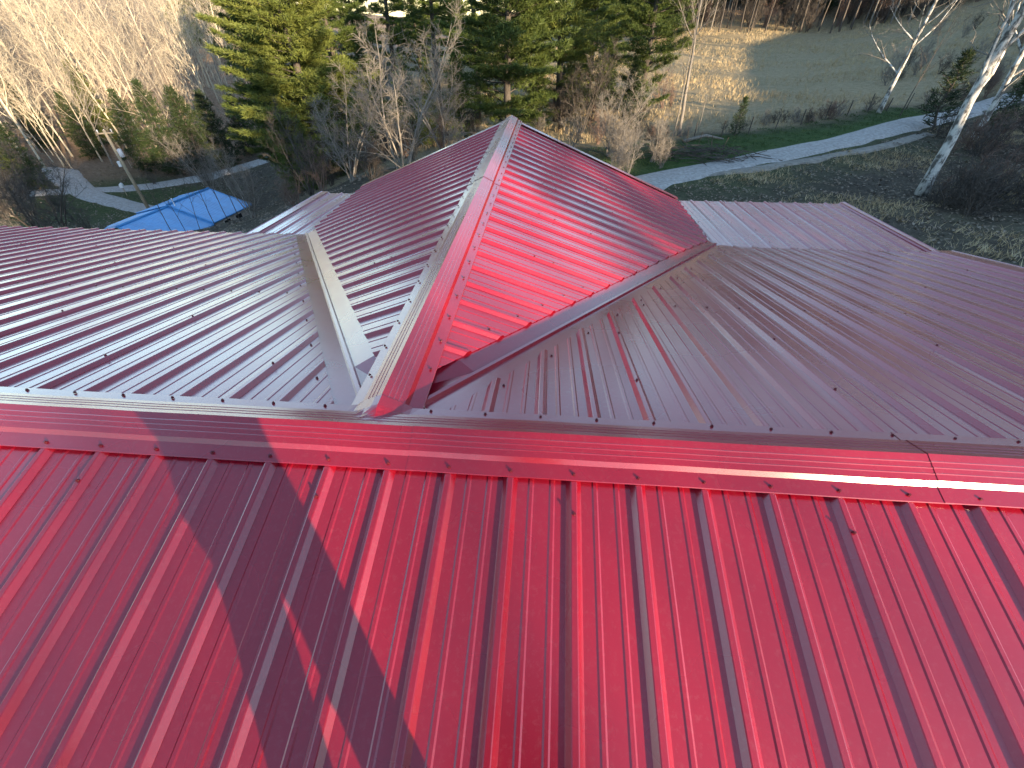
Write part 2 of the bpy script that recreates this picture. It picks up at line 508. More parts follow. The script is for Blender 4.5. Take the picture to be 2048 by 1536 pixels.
def wall_box(name, a, b, mat):
    m = MB(); m.box(tuple(np.array(a) - np.array(HOFF)), tuple(np.array(b) - np.array(HOFF))); return m.build(name, mat, house)
ZG = -6.2
zt = -MS * 4.0 - 0.12
wall_box('wall', (XL + .4, -4.1, ZG), (XR - .4, 3.75, zt - .02), MAT['siding'])
wall_box('wall', (-2.75, 3.76, ZG), (1.70, 6.05, -1.30), MAT['siding'])
gv = [(-2.75, 6.05, -1.295), (1.70, 6.05, -1.295), (-0.54, 6.05, -0.20), (-2.75, 3.9, -1.295), (1.70, 3.9, -1.295), (-0.54, 3.9, -0.20)]
hpart('gable_wall', gv, [(0, 1, 2), (5, 4, 3), (0, 3, 4, 1), (1, 4, 5, 2), (2, 5, 3, 0)], MAT['siding'])
gm = [(XR - .4, -4.0, zt - .01), (XR - .4, 3.7, zt - .01), (XR - .4, 0, -0.16), (XL + .4, -4.0, zt - .01), (XL + .4, 3.7, zt - .01), (XL + .4, 0, -0.16)]
hpart('gable_wall', gm, [(0, 1, 2), (5, 4, 3), (0, 3, 4, 1), (1, 4, 5, 2), (2, 5, 3, 0)], MAT['siding'])
for x in (2.3, 4.6, -3.7):
    m = MB(); m.box((x - .06 + 3, 6.3 - 1, ZG + 4.45), (x + .06 + 3, 6.42 - 1, -1.35 + 4.45)); m.build('porch_post', MAT['white'], house)
wall_box('porch_floor', (1.75, 3.8, ZG), (4.75, 6.45, -3.9), MAT['white'])
for (x0, x1, z0, z1) in ((-1.6, -.7, -3.2, -1.9), (.1, 1.0, -3.2, -1.9)):
    wall_box('window', (x0, 6.05, z0), (x1, 6.10, z1), MAT['white'])
    wall_box('window_pane', (x0 + .07, 6.102, z0 + .07), (x1 - .07, 6.11, z1 - .07), MAT['glass'])

# ================================================================== TERRAIN
CP = []
def cpx(px, py, D): CP.append(tuple(P(px, py, D)))
def cxyz(*a): CP.append(a)
for x, y, z in ((-9, -3, -4.6), (-9, 5, -5.2), (-3, 6, -4.9), (4, 5, -4.6), (5, -4, -4.4), (-3, -5, -4.4), (9, 0, -4.8), (12, 10, -5.3), (3, 14, -5.9), (-6, 15, -7.2), (-16, 10, -7.6), (-18, -6, -5.5)): cxyz(x, y, z)
cpx(1300, 365, 27); cpx(1600, 303, 38); cpx(1760, 262, 47); cpx(1980, 210, 64); cpx(1840, 388, 33); cpx(1500, 380, 27.5); cpx(2040, 420, 33)
cpx(1360, 272, 42); cpx(1500, 262, 45); cpx(1760, 226, 52); cpx(1500, 180, 68); cpx(1350, 150, 75); cpx(1500, 100, 95); cpx(1700, 110, 92); cpx(1850, 150, 72)
cpx(1700, 38, 128); cpx(1500, 48, 124); cpx(1320, 66, 116); cpx(1900, 60, 100); cpx(2040, 120, 78); cpx(2040, 260, 55)
cpx(1010, 270, 42); cpx(800, 330, 32); cpx(900, 130, 85); cpx(1000, 100, 110); cpx(760, 100, 110); cpx(900, 66, 180); cpx(1100, 66, 170); cpx(1000, 40, 300); cpx(760, 44, 300)
cpx(430, 470, 42); cpx(300, 425, 66); cpx(190, 387, 72); cpx(130, 362, 80); cpx(420, 352, 76); cpx(580, 303, 82); cpx(60, 440, 56); cpx(600, 330, 60); cpx(520, 425, 58)
cpx(250, 330, 86); cpx(60, 330, 84); cpx(0, 200, 104); cpx(200, 180, 110); cpx(400, 200, 104); cpx(100, 60, 140); cpx(300, 60, 138); cpx(480, 90, 128); cpx(600, 150, 105); cpx(0, 0, 190); cpx(300, -4, 190); cpx(520, 6, 190); cpx(660, 24, 190)
for x, y, z in ((-160, 60, 3), (-240, 120, 6), (-200, 0, 4), (-140, 20, -2), (-80, 0, -8), (-70, -40, -4), (-20, -60, 2), (80, 36, 9), (140, 20, 20), (95, 60, 10), (30, 0, -3.0), (36, 18, -3.5),
                (8.9, -99.6, 10), (31.2, -79.5, 9.5), (53.5, -59.4, 9.5), (75.8, -39.4, 12.5), (98, -19.3, 12.5), (120.4, .8, 12), (26.8, -29.7, .5), (49, -9.6, 2), (35.7, 5.2, -2), (13, -15, -3.2), (87, -97, 16), (110, -75, 17),
                (70, 300, 25), (140, 330, 44), (-200, 300, 5), (0, 400, -20), (-60, 330, -12), (40, 330, -14), (250, 120, 32), (0, -160, 12), (200, -100, 24), (-200, -100, 20)): cxyz(x, y, z)
for az, D, z in ((13, 210, 11), (20, 175, 16), (20, 240, 38), (32, 155, 14), (34, 220, 41), (48, 140, 16), (50, 205, 38), (66, 135, 18), (70, 190, 33)):
    a_ = math.radians(az); cxyz(D * math.sin(a_), D * math.cos(a_), z)
CPA = np.array(CP, float)
def _phi(r2): return 0.5 * r2 * np.log(r2 + 1e-9)
def _fit():
    n = len(CPA); d = CPA[:, None, :2] - CPA[None, :, :2]; r2 = (d ** 2).sum(-1)
    K = _phi(r2) + np.eye(n) * 40.0
    Pm = np.c_[np.ones(n), CPA[:, :2]]
    A = np.zeros((n + 3, n + 3)); A[:n, :n] = K; A[:n, n:] = Pm; A[n:, :n] = Pm.T
    return np.linalg.solve(A, np.r_[CPA[:, 2], 0, 0, 0])
CW = _fit()
def hgt_a(X, Y):
    X = np.asarray(X, float); Y = np.asarray(Y, float); sh = X.shape; X = X.ravel(); Y = Y.ravel()
    out = np.empty(len(X))
    for i in range(0, len(X), 20000):
        a, b = X[i:i + 20000], Y[i:i + 20000]
        r2 = (a[:, None] - CPA[None, :, 0]) ** 2 + (b[:, None] - CPA[None, :, 1]) ** 2
        out[i:i + 20000] = _phi(r2) @ CW[:-3] + CW[-3] + CW[-2] * a + CW[-1] * b
    out += 0.10 * np.sin(X * 0.9 + 1.3 * np.sin(Y * 0.5)) * np.sin(Y * 0.8 + X * 0.21) + 0.05 * np.sin(X * 2.3 + Y * 1.7)
    return np.clip(out, -24, 90).reshape(sh)
def hgt(x, y): return float(hgt_a(np.array([x]), np.array([y]))[0])
def hit(px, py, d0=14, d1=400):
    """where the view ray of a photograph pixel meets the ground"""
    v = ray(px, py); hv = math.hypot(v[0], v[1]); ds = np.linspace(d0, d1, 1600)
    X = CAM[0] + v[0] / hv * ds; Y = CAM[1] + v[1] / hv * ds; Z = CAM[2] + v[2] / hv * ds
    g = hgt_a(X, Y); k = np.nonzero(Z < g)[0]
    i = k[0] if len(k) else len(ds) - 1
    return np.array([X[i], Y[i], g[i]])
def at(px, py, D):
    """ground point below/behind a photograph pixel's bearing at horizontal distance D"""
    q = P(px, py, D); return np.array([q[0], q[1], hgt(q[0], q[1])])

# polylines measured on the ground
FENCE = np.array([hit(*p)[:2] for p in ((1180, 300), (1330, 285), (1420, 276), (1520, 262), (1640, 245), (1780, 222), (1900, 205), (2040, 185))])
ROAD_R = np.array([hit(*p)[:2] for p in ((1240, 381), (1300, 362), (1400, 343), (1500, 323), (1600, 303), (1700, 281), (1800, 256), (1900, 232), (1990, 207), (2046, 190))])
TRACK_R = np.array([hit(*p)[:2] for p in ((1400, 355), (1500, 341), (1600, 324), (1700, 305), (1790, 286), (1860, 268))])
ROAD_L1 = np.array([hit(*p)[:2] for p in ((-60, 392), (60, 388), (150, 384), (230, 381), (330, 370), (430, 352), (520, 325), (585, 300), (640, 275))])
ROAD_L2 = np.array([hit(*p)[:2] for p in ((120, 340), (140, 365), (180, 392), (240, 408), (300, 422), (350, 428))])
def fence_y(x): return np.interp(x, FENCE[:, 0], FENCE[:, 1], left=FENCE[0, 1], right=FENCE[-1, 1])
def road_y(x): return np.interp(x, ROAD_R[:, 0], ROAD_R[:, 1], left=ROAD_R[0, 1], right=ROAD_R[-1, 1])

# ground sheet: dense grid near, coarse far; per-vertex ground cover (what grows there)
gx = np.concatenate([np.arange(-420, -130, 14), np.arange(-130, 110, 1.25), np.arange(110, 420, 14)])
gy = np.concatenate([np.arange(-260, -40, 14), np.arange(-40, 150, 1.25), np.arange(150, 640, 14)])
GX, GY = np.meshgrid(gx, gy); GZ = hgt_a(GX, GY)
nx, ny = len(gx), len(gy)
V = np.c_[GX.ravel(), GY.ravel(), GZ.ravel()]
ii = np.arange((nx - 1) * (ny - 1)); r_, c_ = ii // (nx - 1), ii % (nx - 1); b_ = r_ * nx + c_
gm_ = bpy.data.meshes.new('ground')
gm_.vertices.add(len(V)); gm_.vertices.foreach_set('co', V.ravel())
FQ = np.c_[b_, b_ + 1, b_ + nx + 1, b_ + nx].astype(np.int32)
gm_.loops.add(FQ.size); gm_.loops.foreach_set('vertex_index', FQ.ravel())
gm_.polygons.add(len(FQ)); gm_.polygons.foreach_set('loop_start', np.arange(0, FQ.size, 4, dtype=np.int32))
gm_.polygons.foreach_set('use_smooth', np.ones(len(FQ), bool)); gm_.update(calc_edges=True)
def ssm(a, b, v): t = np.clip((v - a) / (b - a), 0, 1); return t * t * (3 - 2 * t)
X_, Y_ = GX.ravel(), GY.ravel()
wob = 2.0 * np.sin(X_ * .31 + Y_ * .17) + 1.1 * np.sin(X_ * .83 - Y_ * .47)
field = ssm(-1.0, 2.5, Y_ - fence_y(X_) + .4 * wob) * ssm(-22, -14, X_ + 0.08 * Y_)
field *= 1 - ssm(55, 75, X_ - 0.05 * Y_ + wob)
green = ssm(-2.5, 0, Y_ - road_y(X_)) * (1 - ssm(-2, 1.0, Y_ - fence_y(X_) + .4 * wob)) * ssm(0, 8, X_) * (1 - ssm(30, 45, X_))
green = np.maximum(green, 0.35 * ssm(-9, -2, Y_ - road_y(X_) + wob) * (1 - ssm(-1, 2, Y_ - road_y(X_))) * ssm(0, 6, X_) * (1 - ssm(22, 34, X_)))
green = np.maximum(green, 0.6 * ssm(10, 14, X_ + .3 * wob) * (1 - ssm(16, 22, X_)) * ssm(2, 6, Y_) * (1 - ssm(10, 16, Y_)))
green = np.maximum(green, 0.55 * ssm(38, 46, -X_) * (1 - ssm(58, 64, -X_ )) * (1 - ssm(52, 60, Y_ + wob)) * ssm(20, 30, Y_))
woods = np.clip(ssm(62, 74, -X_ * .72 + Y_ * .5 + wob) * ssm(18, 30, -X_), 0, 1)
woods = np.maximum(woods, ssm(122, 132, np.hypot(X_, Y_)) * ssm(8, 20, X_))
ca = gm_.color_attributes.new('cover', 'FLOAT_COLOR', 'POINT')
ca.data.foreach_set('color', np.c_[field, green, woods, np.ones_like(field)].astype(np.float32).ravel())
def ground_mat():
    m, n, b = new_mat('ground')
    at_ = n.nodes.new('ShaderNodeAttribute'); at_.attribute_name = 'cover'
    sp = n.nodes.new('ShaderNodeSeparateColor'); n.links.new(at_.outputs['Color'], sp.inputs[0])
    n1 = noise(n, 2.2, 6, 0.7); n2 = noise(n, 0.25, 3, 0.6); n3 = noise(n, 11.0, 3, 0.7)
    mixn = n.nodes.new('ShaderNodeMix'); mixn.data_type = 'FLOAT'; mixn.inputs[0].default_value = 0.5
    n.links.new(n1.outputs[0], mixn.inputs[2]); n.links.new(n3.outputs[0], mixn.inputs[3])
    litter = ramp(n, mixn.outputs[0], [(0.30, (0.018, 0.016, 0.012)), (0.48, (0.06, 0.05, 0.037)), (0.60, (0.10, 0.085, 0.06)), (0.70, (0.20, 0.17, 0.13))])
    dry = ramp(n, mixn.outputs[0], [(0.30, (0.17, 0.13, 0.075)), (0.5, (0.30, 0.24, 0.14)), (0.68, (0.42, 0.34, 0.21))])
    grs = ramp(n, mixn.outputs[0], [(0.30, (0.018, 0.032, 0.010)), (0.5, (0.045, 0.085, 0.022)), (0.68, (0.09, 0.11, 0.045))])
    wd = ramp(n, mixn.outputs[0], [(0.30, (0.10, 0.07, 0.045)), (0.5, (0.22, 0.155, 0.105)), (0.68, (0.33, 0.25, 0.18))])
    def mix(fac, a, c):
        x = n.nodes.new('ShaderNodeMix'); x.data_type = 'RGBA'
        n.links.new(fac, x.inputs[0]); n.links.new(a, x.inputs[6]); n.links.new(c, x.inputs[7]); return x.outputs[2]
    def soft(src, amt):
        a = n.nodes.new('ShaderNodeMath'); a.operation = 'MULTIPLY_ADD'; a.inputs[1].default_value = amt; a.inputs[2].default_value = -amt * 0.5
        n.links.new(n2.outputs[0], a.inputs[0])
        s_ = n.nodes.new('ShaderNodeMath'); s_.operation = 'ADD'; s_.use_clamp = True
        n.links.new(src, s_.inputs[0]); n.links.new(a.outputs[0], s_.inputs[1]); return s_.outputs[0]
    c = mix(soft(sp.outputs[0], 0.5), litter.outputs[0], dry.outputs[0])
    c = mix(soft(sp.outputs[1], 0.7), c, grs.outputs[0])
    c = mix(sp.outputs[2], c, wd.outputs[0])
    n.links.new(c, b.inputs['Base Color']); b.inputs['Roughness'].default_value = 0.95; b.inputs['Specular IOR Level'].default_value = 0.15
    bump(n, b, mixn.outputs[0], 0.8, 0.12)
    return m
MAT['ground'] = ground_mat()
tag(obj('ground', gm_, MAT['ground']), kind='structure')

# roads: gravel strips draped on the ground
MAT['gravel'] = simple('gravel', [(0.25, (0.19, 0.18, 0.165)), (0.5, (0.33, 0.315, 0.29)), (0.75, (0.46, 0.44, 0.41))], 5.0, 0.9, 6, bmp=0.25, bdist=0.02)
MAT['dirt'] = simple('dirt_track', [(0.25, (0.12, 0.11, 0.09)), (0.5, (0.22, 0.20, 0.165)), (0.75, (0.30, 0.28, 0.24))], 3.0, 0.95, 6, bmp=0.4, bdist=0.03)
def resample(pl, step):
    pl = np.asarray(pl, float); d = np.r_[0, np.cumsum(np.linalg.norm(np.diff(pl, axis=0), axis=1))]
    t = np.arange(0, d[-1], step); q = np.c_[np.interp(t, d, pl[:, 0]), np.interp(t, d, pl[:, 1])]
    for _ in range(6): q[1:-1] = 0.25 * q[:-2] + 0.5 * q[1:-1] + 0.25 * q[2:]
    return q
def road(name, pl, width, mat, lift=0.10, crown=0.05):
    q = resample(pl, 0.6); t = np.gradient(q, axis=0); t /= np.linalg.norm(t, axis=1)[:, None]; nrm = np.c_[-t[:, 1], t[:, 0]]
    ks = np.linspace(-1, 1, 9); V = []; F = []
    for i in range(len(q)):
        e = 1 + 0.04 * math.sin(i * 0.31) + 0.03 * math.sin(i * 0.83 + 1) + rnd.uniform(-.02, .02)
        for k in ks:
            p = q[i] + nrm[i] * k * width / 2 * e; V.append([p[0], p[1], 0, k])
    V = np.array(V); z = hgt_a(V[:, 0], V[:, 1]).reshape(len(q), -1)
    for _ in range(10): z[1:-1] = .25 * z[:-2] + .5 * z[1:-1] + .25 * z[2:]
    z = z.ravel()
    zz = z + lift + crown * (1 - V[:, 3] ** 2) - np.where(np.abs(V[:, 3]) > .99, lift + .06, 0) - 0.03 * np.exp(-((np.abs(V[:, 3]) - .5) / .18) ** 2)
    n = len(ks)
    for i in range(len(q) - 1):
        for k in range(n - 1): F.append((i * n + k, i * n + k + 1, (i + 1) * n + k + 1, (i + 1) * n + k))
    return tag(obj(name, mesh(name, np.c_[V[:, :2], zz], F, True), mat), kind='structure')
road('road', ROAD_R, 2.6, MAT['gravel'])
road('dirt_track', TRACK_R, .9, MAT['dirt'], 0.08, 0.02)
road('road', ROAD_L1, 2.8, MAT['gravel'], 0.14)
road('road', ROAD_L2, 3.4, MAT['gravel'], 0.20)

# ================================================================== VEGETATION
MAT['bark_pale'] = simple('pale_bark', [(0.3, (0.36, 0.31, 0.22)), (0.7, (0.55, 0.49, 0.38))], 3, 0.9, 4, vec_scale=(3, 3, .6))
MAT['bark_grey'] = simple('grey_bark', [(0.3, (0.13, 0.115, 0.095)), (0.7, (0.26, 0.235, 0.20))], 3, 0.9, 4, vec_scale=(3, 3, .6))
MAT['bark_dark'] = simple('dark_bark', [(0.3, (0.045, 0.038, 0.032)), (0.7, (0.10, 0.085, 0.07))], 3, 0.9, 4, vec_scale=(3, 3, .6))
MAT['bark_white'] = simple('sycamore_bark', [(0.40, (0.09, 0.085, 0.075)), (0.47, (0.28, 0.27, 0.245)), (0.53, (0.48, 0.47, 0.43)), (0.66, (0.58, 0.57, 0.52))], 2.6, 0.85, 6, vec_scale=(2, 2, 1.1))
MAT['twig_red'] = simple('reddish_twigs', [(0.3, (0.11, 0.07, 0.055)), (0.7, (0.19, 0.13, 0.10))], 3, 0.9)
def leafy(name, a, b, c):
    m, n, bs = new_mat(name)
    t = noise(n, 1.1, 4, 0.7)
    oi = n.nodes.new('ShaderNodeObjectInfo')
    r = ramp(n, t.outputs[0], [(0.3, a), (0.5, b), (0.72, c)])
    hs = n.nodes.new('ShaderNodeHueSaturation')
    mr = n.nodes.new('ShaderNodeMapRange'); mr.inputs['To Min'].default_value = 0.75; mr.inputs['To Max'].default_value = 1.2
    n.links.new(oi.outputs['Random'], mr.inputs['Value']); n.links.new(mr.outputs[0], hs.inputs['Value'])
    n.links.new(r.outputs[0], hs.inputs['Color']); n.links.new(hs.outputs[0], bs.inputs['Base Color'])
    bs.inputs['Roughness'].default_value = 0.6; bs.inputs['Specular IOR Level'].default_value = 0.3
    tr = n.nodes.new('ShaderNodeBsdfTranslucent'); n.links.new(hs.outputs[0], tr.inputs[0])
    mx = n.nodes.new('ShaderNodeMixShader'); mx.inputs[0].default_value = 0.25
    out = [x for x in n.nodes if x.type == 'OUTPUT_MATERIAL'][0]
    n.links.new(bs.outputs[0], mx.inputs[1]); n.links.new(tr.outputs[0], mx.inputs[2]); n.links.new(mx.outputs[0], out.inputs[0])
    return m
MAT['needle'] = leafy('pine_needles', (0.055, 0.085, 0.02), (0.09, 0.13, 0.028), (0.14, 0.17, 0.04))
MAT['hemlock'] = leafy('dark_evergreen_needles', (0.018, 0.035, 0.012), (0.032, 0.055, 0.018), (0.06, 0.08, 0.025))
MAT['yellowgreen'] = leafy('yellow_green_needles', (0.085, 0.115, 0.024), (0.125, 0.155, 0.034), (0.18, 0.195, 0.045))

def unit(v): return v / (np.linalg.norm(v) + 1e-9)
def bare_mesh(seed, H=16.0, r0=0.16, fork=0.45, nlimb=15, spread=0.6, nsub=6, ntw=5, stems=1, lean=0.03, twl=1.0, rm=1.0):
    """trunk+limbs and fine branches of a leafless tree; returns two meshes"""
    R = random.Random(seed); A = MB(); B = MB()
    def rv(s): return np.array([R.gauss(0, s), R.gauss(0, s), R.gauss(0, s)])
    def path(p, d, L, n, wig, upt):
        pts = [p]; q = p
        for _ in range(n):
            d = unit(d + rv(wig) + np.array([0, 0, upt])); q = q + d * (L / n); pts.append(q)
        return pts, d
    for st in range(stems):
        base = np.array([R.gauss(0, .12), R.gauss(0, .12), -0.4]) if stems > 1 else np.array([0, 0, -0.5])
        d = unit(np.array([R.gauss(0, lean if stems == 1 else .28), R.gauss(0, lean if stems == 1 else .28), 1.0]))
        h = H * (1 if stems == 1 else R.uniform(.6, 1)); rr = r0 * (1 if stems == 1 else R.uniform(.5, .9))
        n = 11; pts, _ = path(base, d, h, n, 0.035 if stems == 1 else .07, 0.02)
        rad = [rr * (1 - 0.93 * (i / n) ** 0.9) + .006 for i in range(n + 1)]; rad[0] *= 1.3
        A.tube(pts, rad, 7)
        nl = nlimb if stems == 1 else max(4, nlimb // 2)
        for k in range(nl):
            f = fork + (0.97 - fork) * ((k + R.random() * .8) / nl)
            i = min(int(f * n), n - 1); fr = f * n - i
            p = pts[i] * (1 - fr) + pts[i + 1] * fr; r = (rad[i] * (1 - fr) + rad[i + 1] * fr)
            an = k * 2.4 + R.uniform(-.5, .5)
            side = np.array([math.cos(an), math.sin(an), 0])
            ld = unit(side * spread + np.array([0, 0, R.uniform(.35, .95)]))
            L = h * (0.36 * (1 - f) + 0.10) * R.uniform(.75, 1.25)
            lp, _ = path(p, ld, L, 5, .11, .07); lr = [max(r * .55 * (1 - .85 * j / 5), .007) for j in range(6)]
            A.tube(lp, lr, 4, False)
            for s_ in range(nsub):
                g = 0.2 + 0.78 * (s_ + R.random()) / nsub; j = min(int(g * 5), 4); fr2 = g * 5 - j
                p2 = lp[j] * (1 - fr2) + lp[j + 1] * fr2
                d2 = unit(unit(lp[j + 1] - lp[j]) + rv(.55) + np.array([0, 0, .15]))
                L2 = L * R.uniform(.25, .5) * (1.15 - g * .5)
                sp, _ = path(p2, d2, L2, 3, .14, .06); r2 = max(lr[j] * .5, .007 * rm)
                B.tube(sp, [r2, r2 * .75, r2 * .55, .003], 3, False)
                for t_ in range(ntw):
                    j2 = R.randrange(1, 4); p3 = sp[j2 - 1] * .4 + sp[j2] * .6
                    d3 = unit(unit(sp[j2] - sp[j2 - 1]) + rv(.6) + np.array([0, 0, .12])); L3 = twl * R.uniform(.35, .95) * (.5 + .035 * H)
                    m_ = p3 + d3 * L3 * .5 + rv(.03); e_ = p3 + unit(d3 + rv(.25)) * L3
                    B.tube([p3, m_, e_], [max(r2 * .45, .006 * rm), .005 * rm, .003 * rm], 3, False)
    return mesh('trunk', A.V, A.F, True), mesh('crown', B.V, B.F, True)
def tufts(cent, dirs, R, size, k=7, wid=0.16):
    """needle clumps: a spray of narrow blades per clump"""
    n = len(cent); cent = np.asarray(cent); dirs = np.asarray(dirs)
    rng = np.random.default_rng(R.randrange(1 << 30))
    d = dirs[:, None, :] * 0.75 + rng.normal(0, .62, (n, k, 3)); d /= np.linalg.norm(d, axis=2)[..., None]
    L = size * rng.uniform(.6, 1.25, (n, k, 1))
    s_ = np.cross(d, rng.normal(0, 1, (n, k, 3))); s_ /= (np.linalg.norm(s_, axis=2)[..., None] + 1e-9)
    c = cent[:, None, :] + rng.normal(0, size * .18, (n, k, 3))
    a = c - s_ * L * wid * .5; b = c + s_ * L * wid * .5 + d * L * .1; e = c + d * L
    V = np.stack([a, b, e], axis=2).reshape(-1, 3); F = np.arange(len(V)).reshape(-1, 3)
    return V, F
def fast_mesh(name, V, F):
    m = bpy.data.meshes.new(name); F = np.asarray(F, np.int32)
    m.vertices.add(len(V)); m.vertices.foreach_set('co', np.asarray(V, np.float32).ravel())
    m.loops.add(F.size); m.loops.foreach_set('vertex_index', F.ravel())
    m.polygons.add(len(F)); m.polygons.foreach_set('loop_start', np.arange(0, F.size, F.shape[1], dtype=np.int32))
    m.update(calc_edges=True); return m
def pine_mesh(seed, H=18.0, r0=0.22, low=0.2, blen=0.20, step=0.75, nb=5, size=.34, ntuft=9, rise=.12, k=7, sparse=0.0, droop=0.0):
    R = random.Random(seed); A = MB(); cent = []; dirs = []
    n = 10; pts = [np.array([0, 0, -.5])]
    for i in range(n): pts.append(pts[-1] + np.array([R.gauss(0, .06), R.gauss(0, .06), (H + .5) / n]))
    rad = [r0 * (1 - .95 * i / n) + .01 for i in range(n + 1)]
    A.tube(pts, rad, 7)
    z = H * low
    while z < H * .985:
        f = z / H; i = min(int((z + .5) / (H + .5) * n), n - 1); fr = (z + .5) / (H + .5) * n - i
        c = pts[i] * (1 - fr) + pts[i + 1] * fr
        Lmax = H * blen * ((1 - f) ** .75 + .06) * min(1.0, .55 + (f - low) * 2.2)
        off = R.uniform(0, 6.28)
        for b in range(nb):
            if R.random() < sparse: continue
            an = off + 6.283 * b / nb + R.uniform(-.35, .35); L = Lmax * R.uniform(.55, 1.25)
            d = np.array([math.cos(an), math.sin(an), rise + .5 * f * f + R.gauss(0, .10) - droop]); d = unit(d)
            bp = [c]; q = c; m_ = 5
            for s_ in range(m_):
                d = unit(d + np.array([R.gauss(0, .07), R.gauss(0, .07), .05 + R.gauss(0, .05)])); q = q + d * L / m_; bp.append(q)
            A.tube(bp, [max(r0 * .22 * (1 - f) * (1 - j / m_), .008) + .006 for j in range(m_ + 1)], 4, False)
            nt_ = max(3, int(ntuft * L / 1.6))
            for t_ in range(nt_):
                g = 0.28 + .72 * (t_ + R.random()) / nt_; j = min(int(g * m_), m_ - 1)
                p = bp[j] + (bp[j + 1] - bp[j]) * (g * m_ - j)
                sd = np.cross(unit(bp[j + 1] - bp[j]), np.array([0, 0, 1])); lat = R.gauss(0, .30) * L * (1.15 - g) + R.gauss(0, .06)
                p = p + sd * lat + np.array([0, 0, R.uniform(-.04, .13)])
                cent.append(p); dirs.append(unit(unit(bp[j + 1] - bp[j]) + sd * np.sign(lat) * .6 + np.array([0, 0, .45 - droop])))
        z += step * R.uniform(.7, 1.3) * (1 - .45 * f)
    V, F = tufts(cent, dirs, R, size, k)
    return mesh('trunk', A.V, A.F, True), fast_mesh('crown', V, F)

BARE = [bare_mesh(11 + i, 16.0, .12 + .018 * (i % 3), .26 + .05 * (i % 4), 18, .45 + .09 * (i % 3), 6, 5, rm=1.6) for i in range(6)]
SAPL = [bare_mesh(41 + i, 9.0, .055, .3, 9, .45, 4, 4) for i in range(3)]
SHRUB = [bare_mesh(61 + i, 4.6, .06, .15, 12, .75, 5, 4, stems=6, twl=.9, rm=1.3) for i in range(3)]
THICKET = [bare_mesh(71 + i, 2.0, .028, .12, 9, .9, 3, 3, stems=6, twl=.8, rm=1.6) for i in range(2)]
MULTI = bare_mesh(90, 9.5, .12, .18, 20, .72, 7, 5, stems=5, rm=1.5)
PINE = [pine_mesh(101, 18, .24, .06, .25, .62, 6, .23, 74, k=9, sparse=.06), pine_mesh(102, 17, .22, .10, .23, .82, 6, .22, 74, k=9, sparse=.22), pine_mesh(103, 19, .26, .26, .23, .95, 6, .22, 70, k=9, sparse=.25)]
HEM = [pine_mesh(121, 9, .14, .04, .30, .42, 6, .34, 11, rise=.02, droop=.12, k=8), pine_mesh(122, 8, .13, .03, .33, .40, 6, .34, 11, rise=.05, droop=.10, k=8)]
SMALLP = pine_mesh(131, 3.0, .05, .06, .30, .28, 5, .22, 10, k=8)
_cache = {}
def plant(name, pair, loc, scale, mats, label, cat, group=None, rz=None, sxy=None, tilt=0.0):
    key = (pair[0].name, mats)
    if key not in _cache:
        a, b = pair
        if len(a.materials): a = a.copy(); b = b.copy(); a.materials.clear(); b.materials.clear()
        a.materials.append(MAT[mats[0]]); b.materials.append(MAT[mats[1]]); _cache[key] = (a, b)
    a, b = _cache[key]
    e = empty(name, tuple(loc), rnd.uniform(0, 6.28) if rz is None else rz)
    sxy = scale if sxy is None else sxy
    e.scale = (sxy, sxy, scale)
    if tilt: e.rotation_euler = (rnd.gauss(0, tilt), rnd.gauss(0, tilt), e.rotation_euler[2])
    tag(e, label, cat, group)
    for nm, me in (('trunk', a), ('crown', b)):
        c = bpy.data.objects.new(nm, me); COL.objects.link(c); c.parent = e
    return e
PALE = ('bark_pale', 'bark_pale'); GREY = ('bark_grey', 'bark_grey'); DARK = ('bark_dark', 'bark_dark'); WHITE = ('bark_white', 'bark_grey')
# --- sunlit bare wood on the left hillside
G1 = 'bare trees of the sunlit hillside wood on the left'
def lm(D):
    g = rnd.random() > .72
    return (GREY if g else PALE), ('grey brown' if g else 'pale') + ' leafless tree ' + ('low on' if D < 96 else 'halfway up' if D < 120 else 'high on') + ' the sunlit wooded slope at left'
spots = []
for px in range(-70, 500, 21):
    for D in (88, 100, 114, 130):
        spots.append((px + rnd.uniform(-14, 14), D + rnd.uniform(-6, 6)))
for k, (px, D) in enumerate(spots):
    if D < 95 and 180 < px < 470 and rnd.random() < .5: continue
    q = at(px, 200, D)
    plant('bare_tree', BARE[k % 6], q, rnd.uniform(.75, 1.3) * (1.0 if D < 108 else .78), *lm(D), 'tree', G1, tilt=.03)
for k in range(46):
    q = at(rnd.uniform(-60, 470), 250, rnd.uniform(84, 112))
    plant('bare_sapling', SAPL[k % 3], q, rnd.uniform(.7, 1.3), PALE, 'thin pale sapling among the sunlit trunks on the left hillside', 'sapling', 'saplings on the left hillside', tilt=.06)
